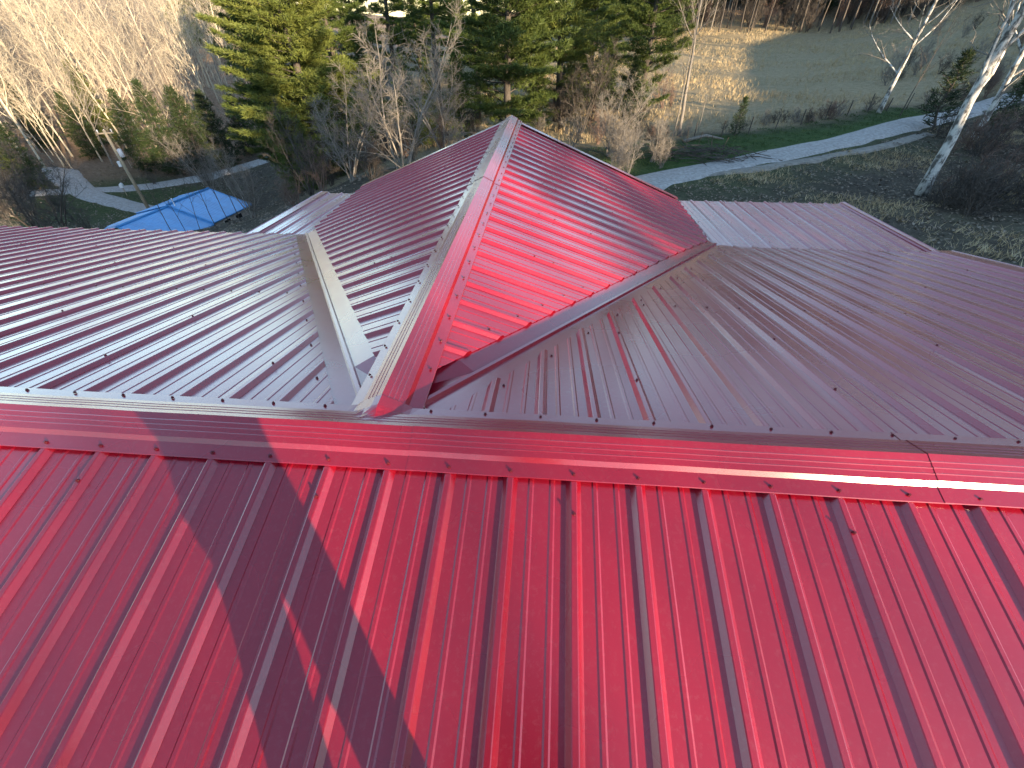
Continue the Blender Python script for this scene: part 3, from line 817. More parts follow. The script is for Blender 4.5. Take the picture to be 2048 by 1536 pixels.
# --- evergreens at the foot of the left hillside
for px, py, D, sc, m, lb in (
    (300, 338, 82, 1.05, 'hemlock', 'dark bushy evergreen behind the utility pole'),
    (350, 335, 80, 1.20, 'hemlock', 'tall dark evergreen beside the gravel road, right of the utility pole'),
    (405, 330, 80, 1.25, 'hemlock', 'broad dark evergreen at the middle of the shaded clump by the left road'),
    (455, 322, 80, 1.15, 'hemlock', 'dark evergreen on the right of the shaded clump by the left road'),
    (505, 312, 84, .95, 'hemlock', 'dark evergreen near the bend where the left road meets the pines'),
    (215, 345, 88, .95, 'hemlock', 'dark evergreen left of the utility pole top'),
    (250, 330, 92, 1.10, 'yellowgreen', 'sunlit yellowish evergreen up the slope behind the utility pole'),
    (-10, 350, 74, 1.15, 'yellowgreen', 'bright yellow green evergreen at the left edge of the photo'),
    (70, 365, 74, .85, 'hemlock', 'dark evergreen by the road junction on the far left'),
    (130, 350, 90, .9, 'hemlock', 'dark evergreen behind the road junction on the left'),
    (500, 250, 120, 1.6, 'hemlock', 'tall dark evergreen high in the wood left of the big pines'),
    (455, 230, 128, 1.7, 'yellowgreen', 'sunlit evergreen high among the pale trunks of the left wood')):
    plant('evergreen_tree', HEM[int(px) % 2], at(px, py, D), sc, ('bark_dark', m), lb, 'tree', 'evergreens below the left hillside')
# --- the belt of pines beyond the house
for px, py, D, i, sc, sxy, m, lb in (
    (1018, 262, 39, 0, .98, 1.05, 'needle', 'big green pine right behind the far peak of the red roof'),
    (955, 220, 52, 2, 1.10, 1.05, 'needle', 'tall pine with bare dark lower trunk left of the roof peak'),
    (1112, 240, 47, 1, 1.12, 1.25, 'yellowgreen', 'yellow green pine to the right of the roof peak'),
    (1172, 230, 57, 1, 1.12, 1.15, 'needle', 'pine in the middle distance left of the lone right-hand pine'),
    (1268, 276, 44, 1, 1.0, .95, 'needle', 'slim pine with open whorls standing before the dry field'),
    (880, 200, 62, 2, 1.0, 1.1, 'needle', 'open-crowned pine seen above the grey multi-stemmed tree'),
    (798, 180, 68, 2, 1.12, 1.1, 'needle', 'dark-trunked pine showing against the sky left of centre'),
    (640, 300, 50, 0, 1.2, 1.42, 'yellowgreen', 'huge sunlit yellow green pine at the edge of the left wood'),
    (585, 285, 57, 0, 1.2, 1.2, 'needle', 'leftmost of the big pines, sunlit on its right side'),
    (705, 280, 58, 1, 1.1, 1.3, 'needle', 'pine just right of the huge sunlit yellow green pine'),
    (745, 250, 74, 1, 1.0, 1.2, 'needle', 'farther pine between the big sunlit pine and the grey multi-stemmed tree'),
    (850, 210, 78, 1, 1.1, 1.2, 'needle', 'hazy farther pine between two dark pine trunks left of centre'),
    (910, 180, 90, 0, .9, 1.1, 'needle', 'distant pine seen between the trunks left of the roof peak'),
    (1060, 200, 70, 1, 1.15, 1.2, 'needle', 'pine behind the big green pine at the roof peak'),
    (1215, 190, 76, 1, 1.0, 1.1, 'needle', 'pine at the left edge of the dry field, behind the slim pine'),
    (1300, 80, 104, 0, .9, 1.2, 'needle', 'pine at the far left corner of the dry field'),
    (1330, 70, 112, 0, .95, 1.1, 'hemlock', 'dark pine at the foot of the far wood above the dry field')):
    plant('pine_tree', PINE[i], at(px, py, D), sc * 1.05, ('bark_dark', m), lb, 'tree', 'pines beyond the house', sxy=sxy * 1.25)
for px, D, sc, m, lb in (
    (575, 50, .75, 'needle', 'young evergreen at the foot of the leftmost big pine'),
    (610, 44, .6, 'needle', 'young evergreen just above the left low roof'),
    (668, 46, .7, 'needle', 'young evergreen under the huge sunlit pine'),
    (735, 44, .7, 'needle', 'young evergreen left of the large grey multi-stemmed tree'),
    (770, 52, .85, 'needle', 'young evergreen behind the left stems of the large grey multi-stemmed tree'),
    (830, 46, .75, 'needle', 'young evergreen behind the large grey multi-stemmed tree'),
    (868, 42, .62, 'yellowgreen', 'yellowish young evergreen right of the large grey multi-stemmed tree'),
    (925, 45, .8, 'needle', 'young evergreen left of the big pine at the roof peak'),
    (1075, 44, .7, 'needle', 'young evergreen right of the roof peak under the big pine'),
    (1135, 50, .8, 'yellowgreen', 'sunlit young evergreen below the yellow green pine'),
    (1195, 52, .7, 'needle', 'young evergreen left of the slim open pine'),
    (1250, 42, .55, 'hemlock', 'low dark evergreen at the foot of the slim open pine')):
    plant('young_evergreen', HEM[int(px) % 2], at(px, 300, D), sc, ('bark_dark', m), lb, 'tree', 'young evergreens below the pines')
# --- bare trees and brush between house and pines
for px, py, D, sc, mt, lb in (
    (805, 345, 30, 1.0, GREY, 'large grey multi-stemmed leafless tree left of the roof peak'),
    (705, 360, 35, .85, GREY, 'grey multi-stemmed leafless tree above the left low roof'),
    (890, 330, 36, .9, GREY, 'grey leafless multi-stemmed tree close left of the roof peak'),
    (620, 380, 40, .75, DARK, 'dark leafless brushy tree left of the cross gable'),
    (1215, 320, 33, .6, GREY, 'small grey multi-stemmed tree right of the roof peak'),
    (1160, 300, 40, .75, DARK, 'dark leafless tree under the pines right of the roof peak'),
    (60, 440, 52, .9, DARK, 'dark spreading leafless tree at the left edge by the road'),
    (110, 450, 48, .8, DARK, 'dark leafless tree below the road junction on the left'),
    (15, 420, 60, .9, GREY, 'grey leafless tree at the far left edge'),
    (505, 430, 44, .7, GREY, 'pale twisted leafless tree right of the blue roof'),
    (415, 360, 68, .9, GREY, 'thin leafless tree rising behind the blue roof peak')):
    plant('leafless_tree', MULTI, at(px, py, D), sc, mt, lb, 'tree')
for px, D, sc in ((345, 44, .7), (405, 45, .62), (440, 44, .75), (470, 46, .8), (495, 45, .85), (375, 46, .6), (515, 47, .7)):
    plant('bare_sapling', SAPL[int(px) % 3], at(px, 470, D), sc, DARK, 'dark twiggy sapling in front of the blue roof', 'sapling', 'saplings in front of the blue roof', tilt=.08, sxy=sc * .8)
for k in range(44):
    px = rnd.choice([rnd.uniform(560, 960), rnd.uniform(1080, 1330)]); D = rnd.uniform(29, 56)
    plant('bare_shrub', SHRUB[k % 3], at(px, 320, D), rnd.uniform(.5, .95), rnd.choice([GREY, DARK, DARK, ('twig_red', 'twig_red')]), 'leafless shrub in the thicket between the red roof and the pines', 'shrub', 'leafless shrubs below the pines')
for k in range(8):
    D = rnd.uniform(27, 33)
    plant('bare_shrub', SHRUB[k % 3], at(rnd.uniform(1190, 1310), 350, D), rnd.uniform(.5, .75), GREY, 'leafless pale shrub at the near end of the right-hand gravel road', 'shrub', 'pale shrubs at the road end')
for k in range(22):
    plant('bare_shrub', SHRUB[k % 3], at(rnd.uniform(-40, 600), 400, rnd.uniform(50, 78)), rnd.uniform(.4, .8), rnd.choice([GREY, DARK]), 'leafless shrub on the shaded bank around the left gravel roads', 'shrub', 'shrubs on the left road banks')
# --- right-hand side: sycamores, field trees, brush
SYC = bare_mesh(301, 17.0, .27, .26, 16, .34, 6, 4, rm=2.0)
SYC2 = bare_mesh(302, 15.0, .19, .20, 16, .5, 7, 5, rm=2.0)
FT = bare_mesh(303, 13.0, .15, .42, 11, .75, 7, 5)
plant('sycamore_tree', SYC, hit(1842, 390), 1.0, WHITE, 'tall white-barked leafless tree on the dark bank at right', 'tree', rz=.6)
plant('sycamore_tree', SYC2, hit(1757, 226), 1.0, WHITE, 'pale leafless tree beside the field fence, left of the white-barked tree', 'tree', rz=2.1)
plant('sycamore_tree', SYC2, at(2004, 190, 47), 1.1, WHITE, 'pale leafless tree at the upper right corner behind the road', 'tree', rz=4.0)
plant('field_tree', FT, hit(1358, 274), 1.0, GREY, 'slender grey leafless tree at the near edge of the dry field', 'tree', rz=1.0)
plant('bare_sapling', SAPL[0], hit(1346, 272), 1.05, GREY, 'thin leafless sapling just left of the slender field tree', 'sapling')
plant('bare_sapling', SAPL[1], hit(1395, 268), .55, GREY, 'short leafless sapling just right of the slender field tree', 'sapling')
plant('bare_sapling', SAPL[2], hit(1800, 232), .8, DARK, 'dark leafless sapling right of the pale fence tree', 'sapling')
plant('small_pine', SMALLP, hit(1470, 272), .85, ('bark_dark', 'hemlock'), 'small dark young pine on the field edge above the green verge', 'tree')
plant('small_pine', SMALLP, hit(1866, 262), 1.55, ('bark_dark', 'hemlock'), 'dark round young evergreen on the far side of the right road', 'tree', sxy=1.9)
plant('small_pine', SMALLP, hit(1995, 262), 1.1, ('bark_dark', 'hemlock'), 'dark young evergreen near the right edge below the road', 'tree', sxy=1.5)
for k in range(30):
    px, py = rnd.uniform(1770, 2090), rnd.uniform(40, 205)
    plant('bare_shrub', SHRUB[k % 3], hit(px, py), rnd.uniform(.4, .75), rnd.choice([GREY, GREY, ('twig_red', 'twig_red'), DARK]), 'leafless brush on the far bank above the right road', 'shrub', 'brush above the right road')
for k in range(34):
    px, py = rnd.uniform(1880, 2110), rnd.uniform(255, 430)
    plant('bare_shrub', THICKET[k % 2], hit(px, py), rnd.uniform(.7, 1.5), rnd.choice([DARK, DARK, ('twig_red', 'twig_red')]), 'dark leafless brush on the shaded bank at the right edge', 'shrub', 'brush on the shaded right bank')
for k in range(26):
    px = rnd.uniform(1290, 1900); py = np.interp(px, [1180, 1420, 1640, 1900], [296, 274, 243, 203]) + rnd.uniform(-9, 1)
    plant('bare_shrub', THICKET[k % 2], hit(px, py), rnd.uniform(.4, .9), rnd.choice([GREY, DARK, ('twig_red', 'twig_red')]), 'low leafless brush along the field fence', 'shrub', 'brush along the field fence')
# --- shaded wood beyond the field
k = 0
for px in range(1195, 2060, 15):
    for D in (119, 129, 142):
        if rnd.random() < .12: continue
        q = at(px + rnd.uniform(-8, 8), 50, D + rnd.uniform(-4, 4)); k += 1
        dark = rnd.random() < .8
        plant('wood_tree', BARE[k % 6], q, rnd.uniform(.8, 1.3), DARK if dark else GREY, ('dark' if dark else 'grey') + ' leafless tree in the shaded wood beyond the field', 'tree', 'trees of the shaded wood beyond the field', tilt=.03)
for k in range(46):
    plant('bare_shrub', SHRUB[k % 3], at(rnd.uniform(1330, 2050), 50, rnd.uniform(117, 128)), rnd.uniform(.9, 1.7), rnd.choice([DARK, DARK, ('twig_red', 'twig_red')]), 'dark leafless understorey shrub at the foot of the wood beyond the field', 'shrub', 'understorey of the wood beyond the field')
for px in range(1200, 2060, 19):  # evergreens added as a dark backdrop behind the bare trunks
    plant('evergreen_tree', HEM[(px // 19) % 2], at(px, 50, 134 + rnd.uniform(-4, 12)), rnd.uniform(1.2, 1.9), ('bark_dark', 'hemlock'), 'evergreen added to darken the shaded wood beyond the field', 'tree', 'evergreens added to darken the wood beyond the field')
for k in range(60):
    a_ = math.radians(rnd.uniform(12, 72)); D = rnd.uniform(148, 225)
    q = np.array([D * math.sin(a_), D * math.cos(a_)])
    plant('wood_tree', BARE[k % 6], (q[0], q[1], hgt(q[0], q[1])), rnd.uniform(.8, 1.15), DARK, 'dark leafless tree on the steep wooded hill behind the field', 'tree', 'trees of the steep hill behind the field')
# --- trees on the hill behind the photographer: they break up the low sun
rnd.seed(99)
SU = np.array([math.sin(SUN_AZ), math.cos(SUN_AZ)]); SVV = np.array([-SU[1], SU[0]])
for k in range(32):
    t_ = rnd.uniform(58, 88); v_ = rnd.uniform(-34, 70)
    if -3.4 < v_ < 4: continue
    q = SU * t_ + SVV * v_
    plant('hill_tree', BARE[k % 6], (q[0], q[1], hgt(q[0], q[1])), rnd.uniform(.4, .75), GREY, 'leafless tree on the hill behind the photographer', 'tree', 'trees on the hill behind the photographer')
for k in range(26):
    q = at(rnd.uniform(2060, 2900), 150, rnd.uniform(58, 105))
    plant('hill_tree', BARE[k % 6], q, rnd.uniform(.8, 1.25), GREY, 'leafless tree on the hillside to the right of the frame', 'tree', 'trees on the hillside right of the frame')
for v_, t_, sc in ((-2.9, 52, .8), (-3.6, 58, .85), (-4.6, 47, .8), (-6.4, 55, .85), (-7.2, 64, .85), (-4.0, 70, .8), (-9.5, 50, .85), (-3.2, 40, .80), (-5.5, 36, .75), (-8, 42, .85), (-11, 38, .8), (2.0, 46, .72), (.9, 52, .62), (-15, 40, .9)):
    q = SU * t_ + SVV * v_
    plant('hill_tree', BARE[int(t_) % 6], (q[0], q[1], hgt(q[0], q[1])), sc, GREY, 'leafless tree on the slope behind the photographer', 'tree', 'trees on the slope behind the photographer')
for v_, t_, sc in ((-4.5, 38, 1.1), (-5.9, 44, 1.35), (-7.4, 40, 1.25), (-5.5, 50, 1.4), (-6.8, 56, 1.5), (-5.6, 62, 1.4), (5.2, 44, 1.1)):
    q = SU * t_ + SVV * v_
    plant('leafless_tree', MULTI, (q[0], q[1], hgt(q[0], q[1])), sc, GREY, 'bushy leafless tree on the slope behind the photographer', 'tree', 'bushy trees on the slope behind the photographer')
q = SU * 40 + SVV * 2.9  # added pine, kept slim so only the cross gable loses sun
plant('shade_pine', PINE[1], (q[0], q[1], hgt(q[0], q[1])), .55, ('bark_dark', 'needle'), 'slender pine added behind the photographer to shade the cross gable', 'tree', sxy=.34)
for v_, t_, sc in ((4.2, 36, .62), (8.2, 40, .7), (12.5, 38, .7), (17, 42, .7), (9, 66, .75), (14, 62, .8), (20, 70, .8), (30, 64, .8), (40, 60, .9), (50, 66, .8)):  # pines added out of view to shade the wing and right-hand ground
    q = SU * t_ + SVV * v_
    plant('shade_pine', PINE[1], (q[0], q[1], hgt(q[0], q[1])), sc, ('bark_dark', 'needle'), 'pine added behind the photographer to block low sun', 'tree', 'pines added behind the photographer to block low sun')

# ================================================================== BLUE-ROOFED HOUSE
A = P(417, 377, 56); v = ray(335, 410); K = CAM + v * ((A[2] - CAM[2]) / v[2]); zr = A[2]
rd = unit(np.array([K[0] - A[0], K[1] - A[1], 0])); dn = np.array([-rd[1], rd[0], 0]); LEN = float(np.linalg.norm(K - A))
gz = hgt(*(A + rd * 3 + dn * 2)[:2]) - .6
gz = min(gz, zr - 3.6)
bh = empty('blue_roofed_house', (float(A[0] + rd[0] * 4), float(A[1] + rd[1] * 4), gz))
tag(bh, 'small house with bright blue metal roof beyond the left eave of the red roof', 'house')
BO = np.array(bh.location); RUN, SLP, DROP, LEN2 = 4.75, .25, .14, 5.2
def bpart(name, V, F, mat, parent=None):
    return obj(name, mesh(name, [tuple(np.array(v) - BO) for v in V], F), mat, parent or bh)
def bpt(s_, d_, low=0): return A + rd * s_ + dn * d_ + np.array([0, 0, -SLP * abs(d_) - low])
def bstrip(name, p, q, w_):
    m = MB(); m.tube([np.array(p) - BO, np.array(q) - BO], w_, 4); return m.build(name, MAT['blue'], bh)
for s0, s1, low in ((0, LEN, 0), (LEN + .02, LEN + LEN2, DROP)):
    ns = max(1, round((s1 - s0) / .914))
    for i in range(ns):
        a0, a1 = s0 + (s1 - s0) * i / ns, s0 + (s1 - s0) * (i + 1) / ns + .004
        for sg in (1, -1):
            ss = [(a0, 0)]
            for k_ in range(4):
                c = a0 + (a1 - a0) * (k_ + .5) / 4; ss += [(c - .03, 0), (c - .012, .022), (c + .012, .022), (c + .03, 0)]
            ss.append((a1, 0)); V = []
            for s_, h in ss:
                for d_ in (.02, RUN): V.append(bpt(s_, sg * d_, low) + np.array([0, 0, h]))
            bpart('roof_panel', V, [(2 * k_, 2 * k_ + 1, 2 * k_ + 3, 2 * k_ + 2) for k_ in range(len(ss) - 1)], MAT['blue'])
    bstrip('ridge_cap', bpt(s0 - .08, 0, low) + np.array([0, 0, .03]), bpt(s1 + .08, 0, low) + np.array([0, 0, .03]), .10)
    for s_ in (s0 - .03, s1 + .03):
        for sg in (1, -1): bstrip('rake_trim', bpt(s_, .1 * sg, low), bpt(s_, RUN * sg, low), .06)
    for sg in (1, -1): bstrip('eave_trim', bpt(s0, RUN * sg, low) - np.array([0, 0, .06]), bpt(s1, RUN * sg, low) - np.array([0, 0, .06]), .05)
    e0, e1 = s0 + .35, s1 - .35
    tp = [bpt(e0, 0, low), bpt(e0, RUN - .4, low), bpt(e0, -RUN + .4, low), bpt(e1, 0, low), bpt(e1, RUN - .4, low), bpt(e1, -RUN + .4, low)]
    tp = [q - np.array([0, 0, .12]) for q in tp]; bt = [np.array([q[0], q[1], gz]) for q in (tp[1], tp[2], tp[4], tp[5])]
    bpart('wall', tp + bt, [(0, 1, 6, 7, 2), (3, 5, 9, 8, 4), (1, 4, 8, 6), (2, 7, 9, 5), (0, 2, 5, 3), (0, 3, 4, 1)], MAT['siding'])
    for s_ in (e0 + .9, e1 - 1.9):
        w0 = bpt(s_, RUN - .4, low); w1 = bpt(s_ + .95, RUN - .4, low)
        V = [(w0[0], w0[1], gz + 1.0), (w1[0], w1[1], gz + 1.0), (w1[0], w1[1], gz + 2.1), (w0[0], w0[1], gz + 2.1)]; V += [tuple(np.array(q) + dn * .05) for q in V]
        F6 = [(4, 5, 6, 7), (0, 1, 5, 4), (1, 2, 6, 5), (2, 3, 7, 6), (3, 0, 4, 7)]
        wn = bpart('window', V, F6, MAT['white']); cc = np.mean([np.array(q) for q in V], axis=0)
        bpart('pane', [tuple(cc + (np.array(q) - cc) * .8 + dn * .03) for q in V], F6, MAT['glass'], wn)
m = MB(); q = bpt(LEN - .3, .5) - BO; m.tube([q, q + np.array([0, 0, .7])], .05, 8); m.build('vent_pipe', MAT['white'], bh)
# utility pole
MAT['pole'] = simple('weathered_pole', [(0.3, (0.28, 0.22, 0.14)), (0.7, (0.42, 0.34, 0.23))], 4, .9, vec_scale=(4, 4, .3))
MAT['steel'] = simple('galvanised', [(0.3, (0.45, 0.47, 0.5)), (0.7, (0.6, 0.62, 0.65))], 8, .5)
pb = hit(302, 426); Dp = math.hypot(pb[0] - CAM[0], pb[1] - CAM[1]); ptop = P(222, 258, Dp)[2]; HP = ptop - pb[2]
po = empty('utility_pole', tuple(pb), .4)
tag(po, 'wooden utility pole with white boxes beside the blue roof', 'utility pole')
m = MB(); m.tube([(0, 0, -.5), (.0, 0, HP * .5), (0, 0, HP)], [.19, .16, .13], 10); m.build('pole', MAT['pole'], po, True)
m = MB(); m.tube([(.36, .0, HP * .69), (.36, 0, HP * .70), (.36, 0, HP * .78), (.36, 0, HP * .79)], [.12, .19, .19, .07], 12); t_ = m.build('transformer', MAT['steel'], po, True)
m = MB(); m.box((.12, -.05, HP * .70), (.2, .05, HP * .78)); m.build('bracket', MAT['steel'], po)
m = MB(); m.box((-.42, -.14, HP * .59), (-.16, .14, HP * .65)); m.build('meter_box', MAT['white'], po)
m = MB(); m.box((-.7, -.05, HP - .35), (.7, .05, HP - .23)); m.build('crossarm', MAT['pole'], po)
for x in (-.6, 0, .6):
    m = MB(); m.tube([(x, 0, HP - .23), (x, 0, HP - .05), (x, 0, HP + .05)], [.03, .07, .04], 8); m.build('insulator', MAT['white'], po)
# mailbox on its post by the junction
mb = empty('mailbox', tuple(hit(255, 392)), .5)
mb.scale = (.6, .6, .9)
tag(mb, 'white mailbox on a post beside the left gravel road', 'mailbox')
m = MB(); m.box((-.05, -.05, -.3), (.05, .05, 1.05)); m.build('post', MAT['pole'], mb)
m = MB(); N = 8; prof = [(-.28, 1.05), (.28, 1.05)] + [(.28 * math.cos(a), 1.32 + .24 * math.sin(a)) for a in np.linspace(0, math.pi, N)]
V = [(x, -.45, z) for x, z in prof] + [(x, .45, z) for x, z in prof]; n_ = len(prof)
m.add(V, [tuple(range(n_ - 1, -1, -1)), tuple(range(n_, 2 * n_))] + [(i, (i + 1) % n_, (i + 1) % n_ + n_, i + n_) for i in range(n_)]); m.build('box', MAT['white'], mb)
# grey shed at the road bend, mostly behind the pines
MAT['shed'] = simple('shed_boards', [(0.3, (0.22, 0.25, 0.30)), (0.7, (0.32, 0.35, 0.40))], 3, .8)
q = at(566, 240, 96); sh = empty('shed', tuple(q), .7)
tag(sh, 'small bluish grey shed half hidden left of the big pines', 'shed')
m = MB(); m.box((-2, -1.6, -.6), (2, 1.6, 2.6)); m.build('wall', MAT['shed'], sh)
m = MB(); m.add([(-2.3, -2, 2.5), (2.3, -2, 2.5), (2.3, 0, 3.7), (-2.3, 0, 3.7), (2.3, 2, 2.5), (-2.3, 2, 2.5), (-2.3, -2, 2.62), (2.3, -2, 2.62), (2.3, 0, 3.82), (-2.3, 0, 3.82), (2.3, 2, 2.62), (-2.3, 2, 2.62)],
    [(0, 1, 2, 3), (3, 2, 4, 5), (9, 8, 7, 6), (11, 10, 8, 9), (0, 6, 7, 1), (5, 4, 10, 11), (0, 3, 9, 6), (3, 5, 11, 9), (1, 7, 8, 2), (2, 8, 10, 4)]); m.build('roof', MAT['steel'], sh)
m = MB(); m.box((-.5, -1.66, -.3), (.5, -1.6, 1.8)); m.build('door', MAT['white'], sh)
# field fence
fe = empty('field_fence', tuple(hit(1420, 276)))
tag(fe, 'low wire fence with thin wooden posts along the near edge of the dry field', 'fence')
FO = np.array(fe.location); fq = resample(FENCE[1:], 2.6); posts = [np.array([x, y, hgt(x, y)]) for x, y in fq]
for p in posts:
    m = MB(); l_ = rnd.gauss(0, .05); m.tube([p - FO - np.array([0, 0, .3]), p - FO + np.array([l_, 0, rnd.uniform(1.05, 1.35)])], .038, 6); m.build('post', MAT['bark_dark'], fe)
for h in (.35, .7, 1.0):
    m = MB(); m.tube([p - FO + np.array([0, 0, h + .02]) for p in posts], .003, 3, False); m.build('wire', MAT['bark_dark'], fe)
# fallen log and brush pile by the green verge
l0, l1 = hit(1366, 286), hit(1445, 283)
m = MB(); mid = (l0 + l1) / 2 + np.array([.2, .3, .35]); m.tube([l0 + np.array([0, 0, .12]), mid, l1 + np.array([0, 0, .1])], [.13, .11, .06], 7)
tag(m.build('fallen_log', MAT['bark_grey'], None, True), 'grey fallen log lying under the slender field tree', 'log')
bp_ = hit(1400, 318); br = empty('brush_pile', tuple(bp_)); tag(br, 'dark pile of cut brush beside the green verge of the right road', 'brush pile')
m = MB()
for k in range(150):
    a = rnd.uniform(0, 6.28); r = rnd.uniform(0, 1) ** .6 * 2.6; c = np.array([math.cos(a) * r * 1.5, math.sin(a) * r * .6, rnd.uniform(.05, .9) * (1 - r / 3.2)])
    d = unit(np.array([rnd.gauss(0, 1), rnd.gauss(0, .5), rnd.gauss(0, .22)])) * rnd.uniform(.5, 1.4)
    m.tube([c - d, c + np.array([0, 0, .08]), c + d], [.025, .02, .006], 3, False)
m.build('sticks', MAT['bark_dark'], br)

# ================================================================== GROUND COVER
rng = np.random.default_rng(5)
def blades(name, X, Y, h, wd, mat, label, cat, k=3, lean=.35):
    n = len(X); Z = hgt_a(X, Y); c = np.repeat(np.c_[X, Y, Z], k, axis=0); n2 = len(c)
    c[:, :2] += rng.normal(0, .08, (n2, 2))
    a = rng.uniform(0, 6.28, n2); s_ = np.c_[np.cos(a), np.sin(a), np.zeros(n2)] * wd * rng.uniform(.6, 1.3, (n2, 1))
    t_ = np.c_[rng.normal(0, lean, n2), rng.normal(0, lean, n2), np.ones(n2)] * (h * rng.uniform(.5, 1.3, (n2, 1)))
    c[:, 2] -= .03
    V = np.stack([c - s_, c + s_, c + t_], axis=1).reshape(-1, 3)
    o = obj(name, fast_mesh(name, V, np.arange(len(V)).reshape(-1, 3)), mat)
    return tag(o, label, cat, kind='stuff')
MAT['drygrass'] = simple('dry_grass', [(0.3, (0.26, 0.19, 0.10)), (0.5, (0.40, 0.31, 0.17)), (0.7, (0.52, 0.43, 0.26))], .8, .9)
MAT['greengrass'] = simple('green_grass', [(0.3, (0.03, 0.055, 0.015)), (0.5, (0.05, 0.095, 0.025)), (0.7, (0.10, 0.13, 0.04))], 1.2, .9)
MAT['leaf'] = simple('dead_leaves', [(0.3, (0.08, 0.055, 0.035)), (0.5, (0.17, 0.13, 0.09)), (0.7, (0.32, 0.27, 0.21))], 6, .9)
X = rng.uniform(-12, 72, 60000); Y = rng.uniform(36, 128, 60000)
ok = (Y > fence_y(X) + .6); X, Y = X[ok], Y[ok]
cl = np.sin(X * .35 + 1.7 * np.sin(Y * .21)) + np.sin(Y * .55 + X * .12) + rng.normal(0, .7, len(X)); ok = cl > -.1; X, Y = X[ok][:22000], Y[ok][:22000]
blades('dry_grass', X, Y, .42, .022, MAT['drygrass'], 'tufts of dry tan grass over the field', 'grass', 3)
X = rng.uniform(2, 45, 60000); Y = rng.uniform(16, 70, 60000); ry, fy = road_y(X), fence_y(X)
ok = (Y > ry + 1.9) & (Y < fy + .5); X, Y = X[ok][:16000], Y[ok][:16000]
blades('green_grass', X, Y, .13, .02, MAT['greengrass'], 'short green grass on the verge between road and fence', 'grass', 3, .5)
X = rng.uniform(3, 44, 60000); Y = rng.uniform(3, 52, 60000); ry = road_y(X)
ok = (Y < ry - 2.0) & ((X > 5.5) | (Y > 8)); X, Y = X[ok], Y[ok]; cl = np.sin(X * .5 + Y * .3) + np.sin(Y * .9 - X * .35) + rng.normal(0, .6, len(X))
blades('bank_grass', X[cl > .6][:9000], Y[cl > .6][:9000], .24, .018, MAT['drygrass'], 'withered grass tufts on the shaded bank below the right road', 'grass', 3, .7)
X2_, Y2_ = X[cl <= 1.0][:26000], Y[cl <= 1.0][:26000]
def leaves(name, X, Y, size, label):
    n = len(X); Z = hgt_a(X, Y) + rng.uniform(.01, .05, n); c = np.c_[X, Y, Z]
    d1 = rng.normal(0, 1, (n, 3)); d1[:, 2] *= .35; d1 /= np.linalg.norm(d1, axis=1)[:, None]; d2 = np.cross(d1, np.c_[rng.normal(0, .35, n), rng.normal(0, .35, n), np.ones(n)])
    L = size * rng.uniform(.5, 1.3, (n, 1))
    V = np.stack([c - d1 * L, c + d2 * L * .5, c + d1 * L, c - d2 * L * .5], axis=1).reshape(-1, 3)
    return tag(obj(name, fast_mesh(name, V, np.arange(len(V)).reshape(-1, 4)), MAT['leaf']), label, 'leaves', kind='stuff')
leaves('fallen_leaves', X2_, Y2_, .085, 'fallen brown leaves scattered over the shaded bank at right')
X = rng.uniform(-80, -8, 30000); Y = rng.uniform(14, 72, 30000); leaves('leaf_litter', X, Y, .12, 'leaf litter on the shaded ground left of the house')

# ================================================================== PHOTOGRAPHER (only the shadow falls into the picture)
FZ = -MS * 1.47 + .005
ph = empty('person', (.08, -1.47, FZ))
tag(ph, 'person in dark jacket and jeans on the near roof slope, holding up a phone', 'person')
def skin_mesh(name, verts, edges, radii, mat, root=0, lvl=2):
    me = bpy.data.meshes.new(name); me.from_pydata([tuple(v) for v in verts], edges, [])
    o = obj(name, me, mat, ph)
    md = o.modifiers.new('skin', 'SKIN'); md.use_smooth_shade = True
    bm_ = bmesh.new(); bm_.from_mesh(me); lay = bm_.verts.layers.skin.verify(); bm_.verts.ensure_lookup_table()
    for i, v in enumerate(bm_.verts):
        r = radii[i]; v[lay].radius = (r, r) if not hasattr(r, '__len__') else r
        v[lay].use_root = (i == root) or False
    bm_.to_mesh(me); bm_.free()
    s_ = o.modifiers.new('sub', 'SUBSURF'); s_.levels = lvl; s_.render_levels = lvl
    return o
MAT['skin'] = simple('skin', [(0.3, (0.42, 0.25, 0.18)), (0.7, (0.5, 0.31, 0.23))], 12, .5)
MAT['jacket'] = simple('dark_jacket', [(0.3, (0.02, 0.024, 0.03)), (0.7, (0.035, 0.04, 0.05))], 20, .85)
MAT['jeans'] = simple('jeans', [(0.3, (0.03, 0.05, 0.10)), (0.7, (0.05, 0.08, 0.15))], 40, .85)
MAT['boot'] = simple('boots', [(0.3, (0.05, 0.03, 0.018)), (0.7, (0.08, 0.05, 0.03))], 20, .6)
MAT['cap'] = simple('cap_cloth', [(0.3, (0.03, 0.03, 0.03)), (0.7, (0.05, 0.05, 0.05))], 30, .9)
# local frame: x right, y forward (towards the ridge), z up; phone lens is at (0, .40, 1.614)
HX = .17
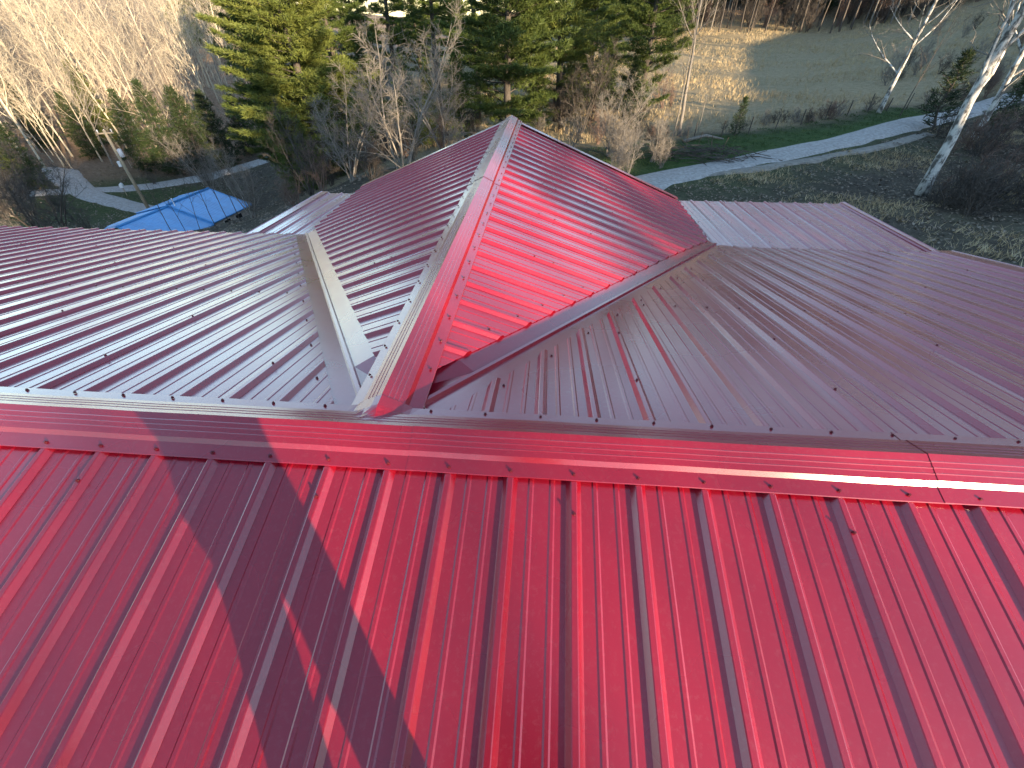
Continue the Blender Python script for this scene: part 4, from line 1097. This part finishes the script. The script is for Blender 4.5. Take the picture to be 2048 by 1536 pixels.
# body: legs hidden in jeans are kept slim, head, neck, arms and hands continuous
bv = [(0, -.03, .93), (0, -.02, 1.12), (0, -.01, 1.32), (0, 0, 1.43), (0, .02, 1.50), (0, .05, 1.585), (0, .06, 1.66), (0, .05, 1.72)]
be = [(0, 1), (1, 2), (2, 3), (3, 4), (4, 5), (5, 6), (6, 7)]
brad = [.12, .12, .14, .09, .055, (.072, .085), (.08, .095), (.055, .065)]
for sg in (1, -1):
    b = len(bv); bv += [(sg * .18, -.01, 1.39), (sg * .27, .08, 1.20), (sg * .13, .26, 1.42), (sg * .085, .335, 1.52), (sg * .082, .345, 1.575)]
    be += [(3, b), (b, b + 1), (b + 1, b + 2), (b + 2, b + 3), (b + 3, b + 4)]; brad += [.06, .047, .03, .036, .030]
    b = len(bv); bv += [(sg * .09, 0, .88), (sg * .13, .05, .48), (sg * .17, .0, .1), (sg * .17, .10, .04)]
    be += [(0, b), (b, b + 1), (b + 1, b + 2), (b + 2, b + 3)]; brad += [.085, .055, .04, .04]
    for q in range(4):           # fingers curled round the phone
        b = len(bv); x0 = sg * .082; z0 = 1.575 - .002 + q * .019
        bv += [(x0 - sg * .0, .352, z0), (x0 - sg * .006, .372, z0 + .008), (x0 - sg * .020, .386, z0 + .010)]; be += [(b, b + 1), (b + 1, b + 2)]; brad += [.0095, .0085, .0075]
    b = len(bv); bv += [(sg * .075, .33, 1.555), (sg * .055, .345, 1.585), (sg * .04, .352, 1.605)]; be += [(b, b + 1), (b + 1, b + 2)]; brad += [.012, .010, .009]
body = skin_mesh('body', bv, be, brad, MAT['skin'])
# face and ears
m = MB(); m.tube([(0, .135, 1.665), (0, .152, 1.635), (0, .140, 1.62)], [.008, .015, .008], 6); m.build('nose', MAT['skin'], ph, True)
for sg in (1, -1):
    m = MB(); m.tube([(sg * .078, .045, 1.62), (sg * .092, .035, 1.65), (sg * .082, .04, 1.68)], [.008, .018, .01], 6); m.build('ear', MAT['skin'], ph, True)
    m = MB(); m.tube([(sg * .032, .118, 1.665), (sg * .032, .128, 1.665), (sg * .032, .134, 1.665)], [.014, .012, .004], 8); m.build('eye', MAT['white'], ph, True)
m = MB(); m.tube([(-.025, .128, 1.60), (0, .138, 1.597), (.025, .128, 1.60)], [.004, .008, .004], 6); m.build('mouth', MAT['skin'], ph, True)
jv = [(0, -.03, .44), (0, -.03, .92), (0, -.02, 1.12), (0, -.01, 1.30), (0, 0, 1.42)]; je = [(0, 1), (1, 2), (2, 3), (3, 4)]; jr = [(.19, .15), (.19, .15), (.185, .14), (.20, .145), (.10, .085)]
for sg in (1, -1):
    b = len(jv); jv += [(sg * .185, -.01, 1.39), (sg * .275, .08, 1.20), (sg * .14, .25, 1.405), (sg * .1, .31, 1.485)]; je += [(3, b), (b, b + 1), (b + 1, b + 2), (b + 2, b + 3)]; jr += [.085, .07, .055, .048]
skin_mesh('jacket', jv, je, jr, MAT['jacket'])
tv = [(0, -.03, .92)]; te = []; tr_ = [(.17, .14)]
for sg in (1, -1):
    b = len(tv); tv += [(sg * .095, -.01, .80), (sg * .10, .03, .48), (sg * .155, .0, .09)]; te += [(0, b), (b, b + 1), (b + 1, b + 2)]; tr_ += [.105, .085, .068]
skin_mesh('jeans', tv, te, tr_, MAT['jeans'])
for sg in (1, -1):
    m = MB(); zf = MS * .0; m.tube([(sg * .155, -.09, .045), (sg * .155, .02, .06), (sg * .158, .12, .06 + .02), (sg * .16, .19, .06 + .03)], [.045, .055, .05, .03], 8)
    m.tube([(sg * .155, -.02, .05), (sg * .154, -.01, .2)], [.06, .062], 8); m.build('boot', MAT['boot'], ph, True)
m = MB(); m.tube([(0, .03, 1.69), (0, .035, 1.735), (0, .035, 1.775), (0, .035, 1.795)], [.105, .105, .085, .03], 12); m.add([(-.08, .11, 1.70), (.08, .11, 1.70), (.06, .215, 1.69), (-.06, .215, 1.69), (-.08, .11, 1.712), (.08, .11, 1.712), (.06, .215, 1.70), (-.06, .215, 1.70)], [(0, 3, 2, 1), (4, 5, 6, 7), (0, 1, 5, 4), (1, 2, 6, 5), (2, 3, 7, 6), (3, 0, 4, 7)])
m.build('cap', MAT['cap'], ph, True)
phn = empty('phone', tuple(CAM - fw * .012)); phn.rotation_euler = camo.rotation_euler; phn.rotation_euler = M.to_euler()
tag(phn, 'black phone held in both hands of the person on the roof', 'phone')
m = MB(); m.box((-.08, -.038, 0), (.08, .038, .008)); m.build('case', MAT['cap'], phn)
m = MB(); m.box((-.076, -.034, .0082), (.076, .034, .0092)); m.build('screen', MAT['glass'], phn)
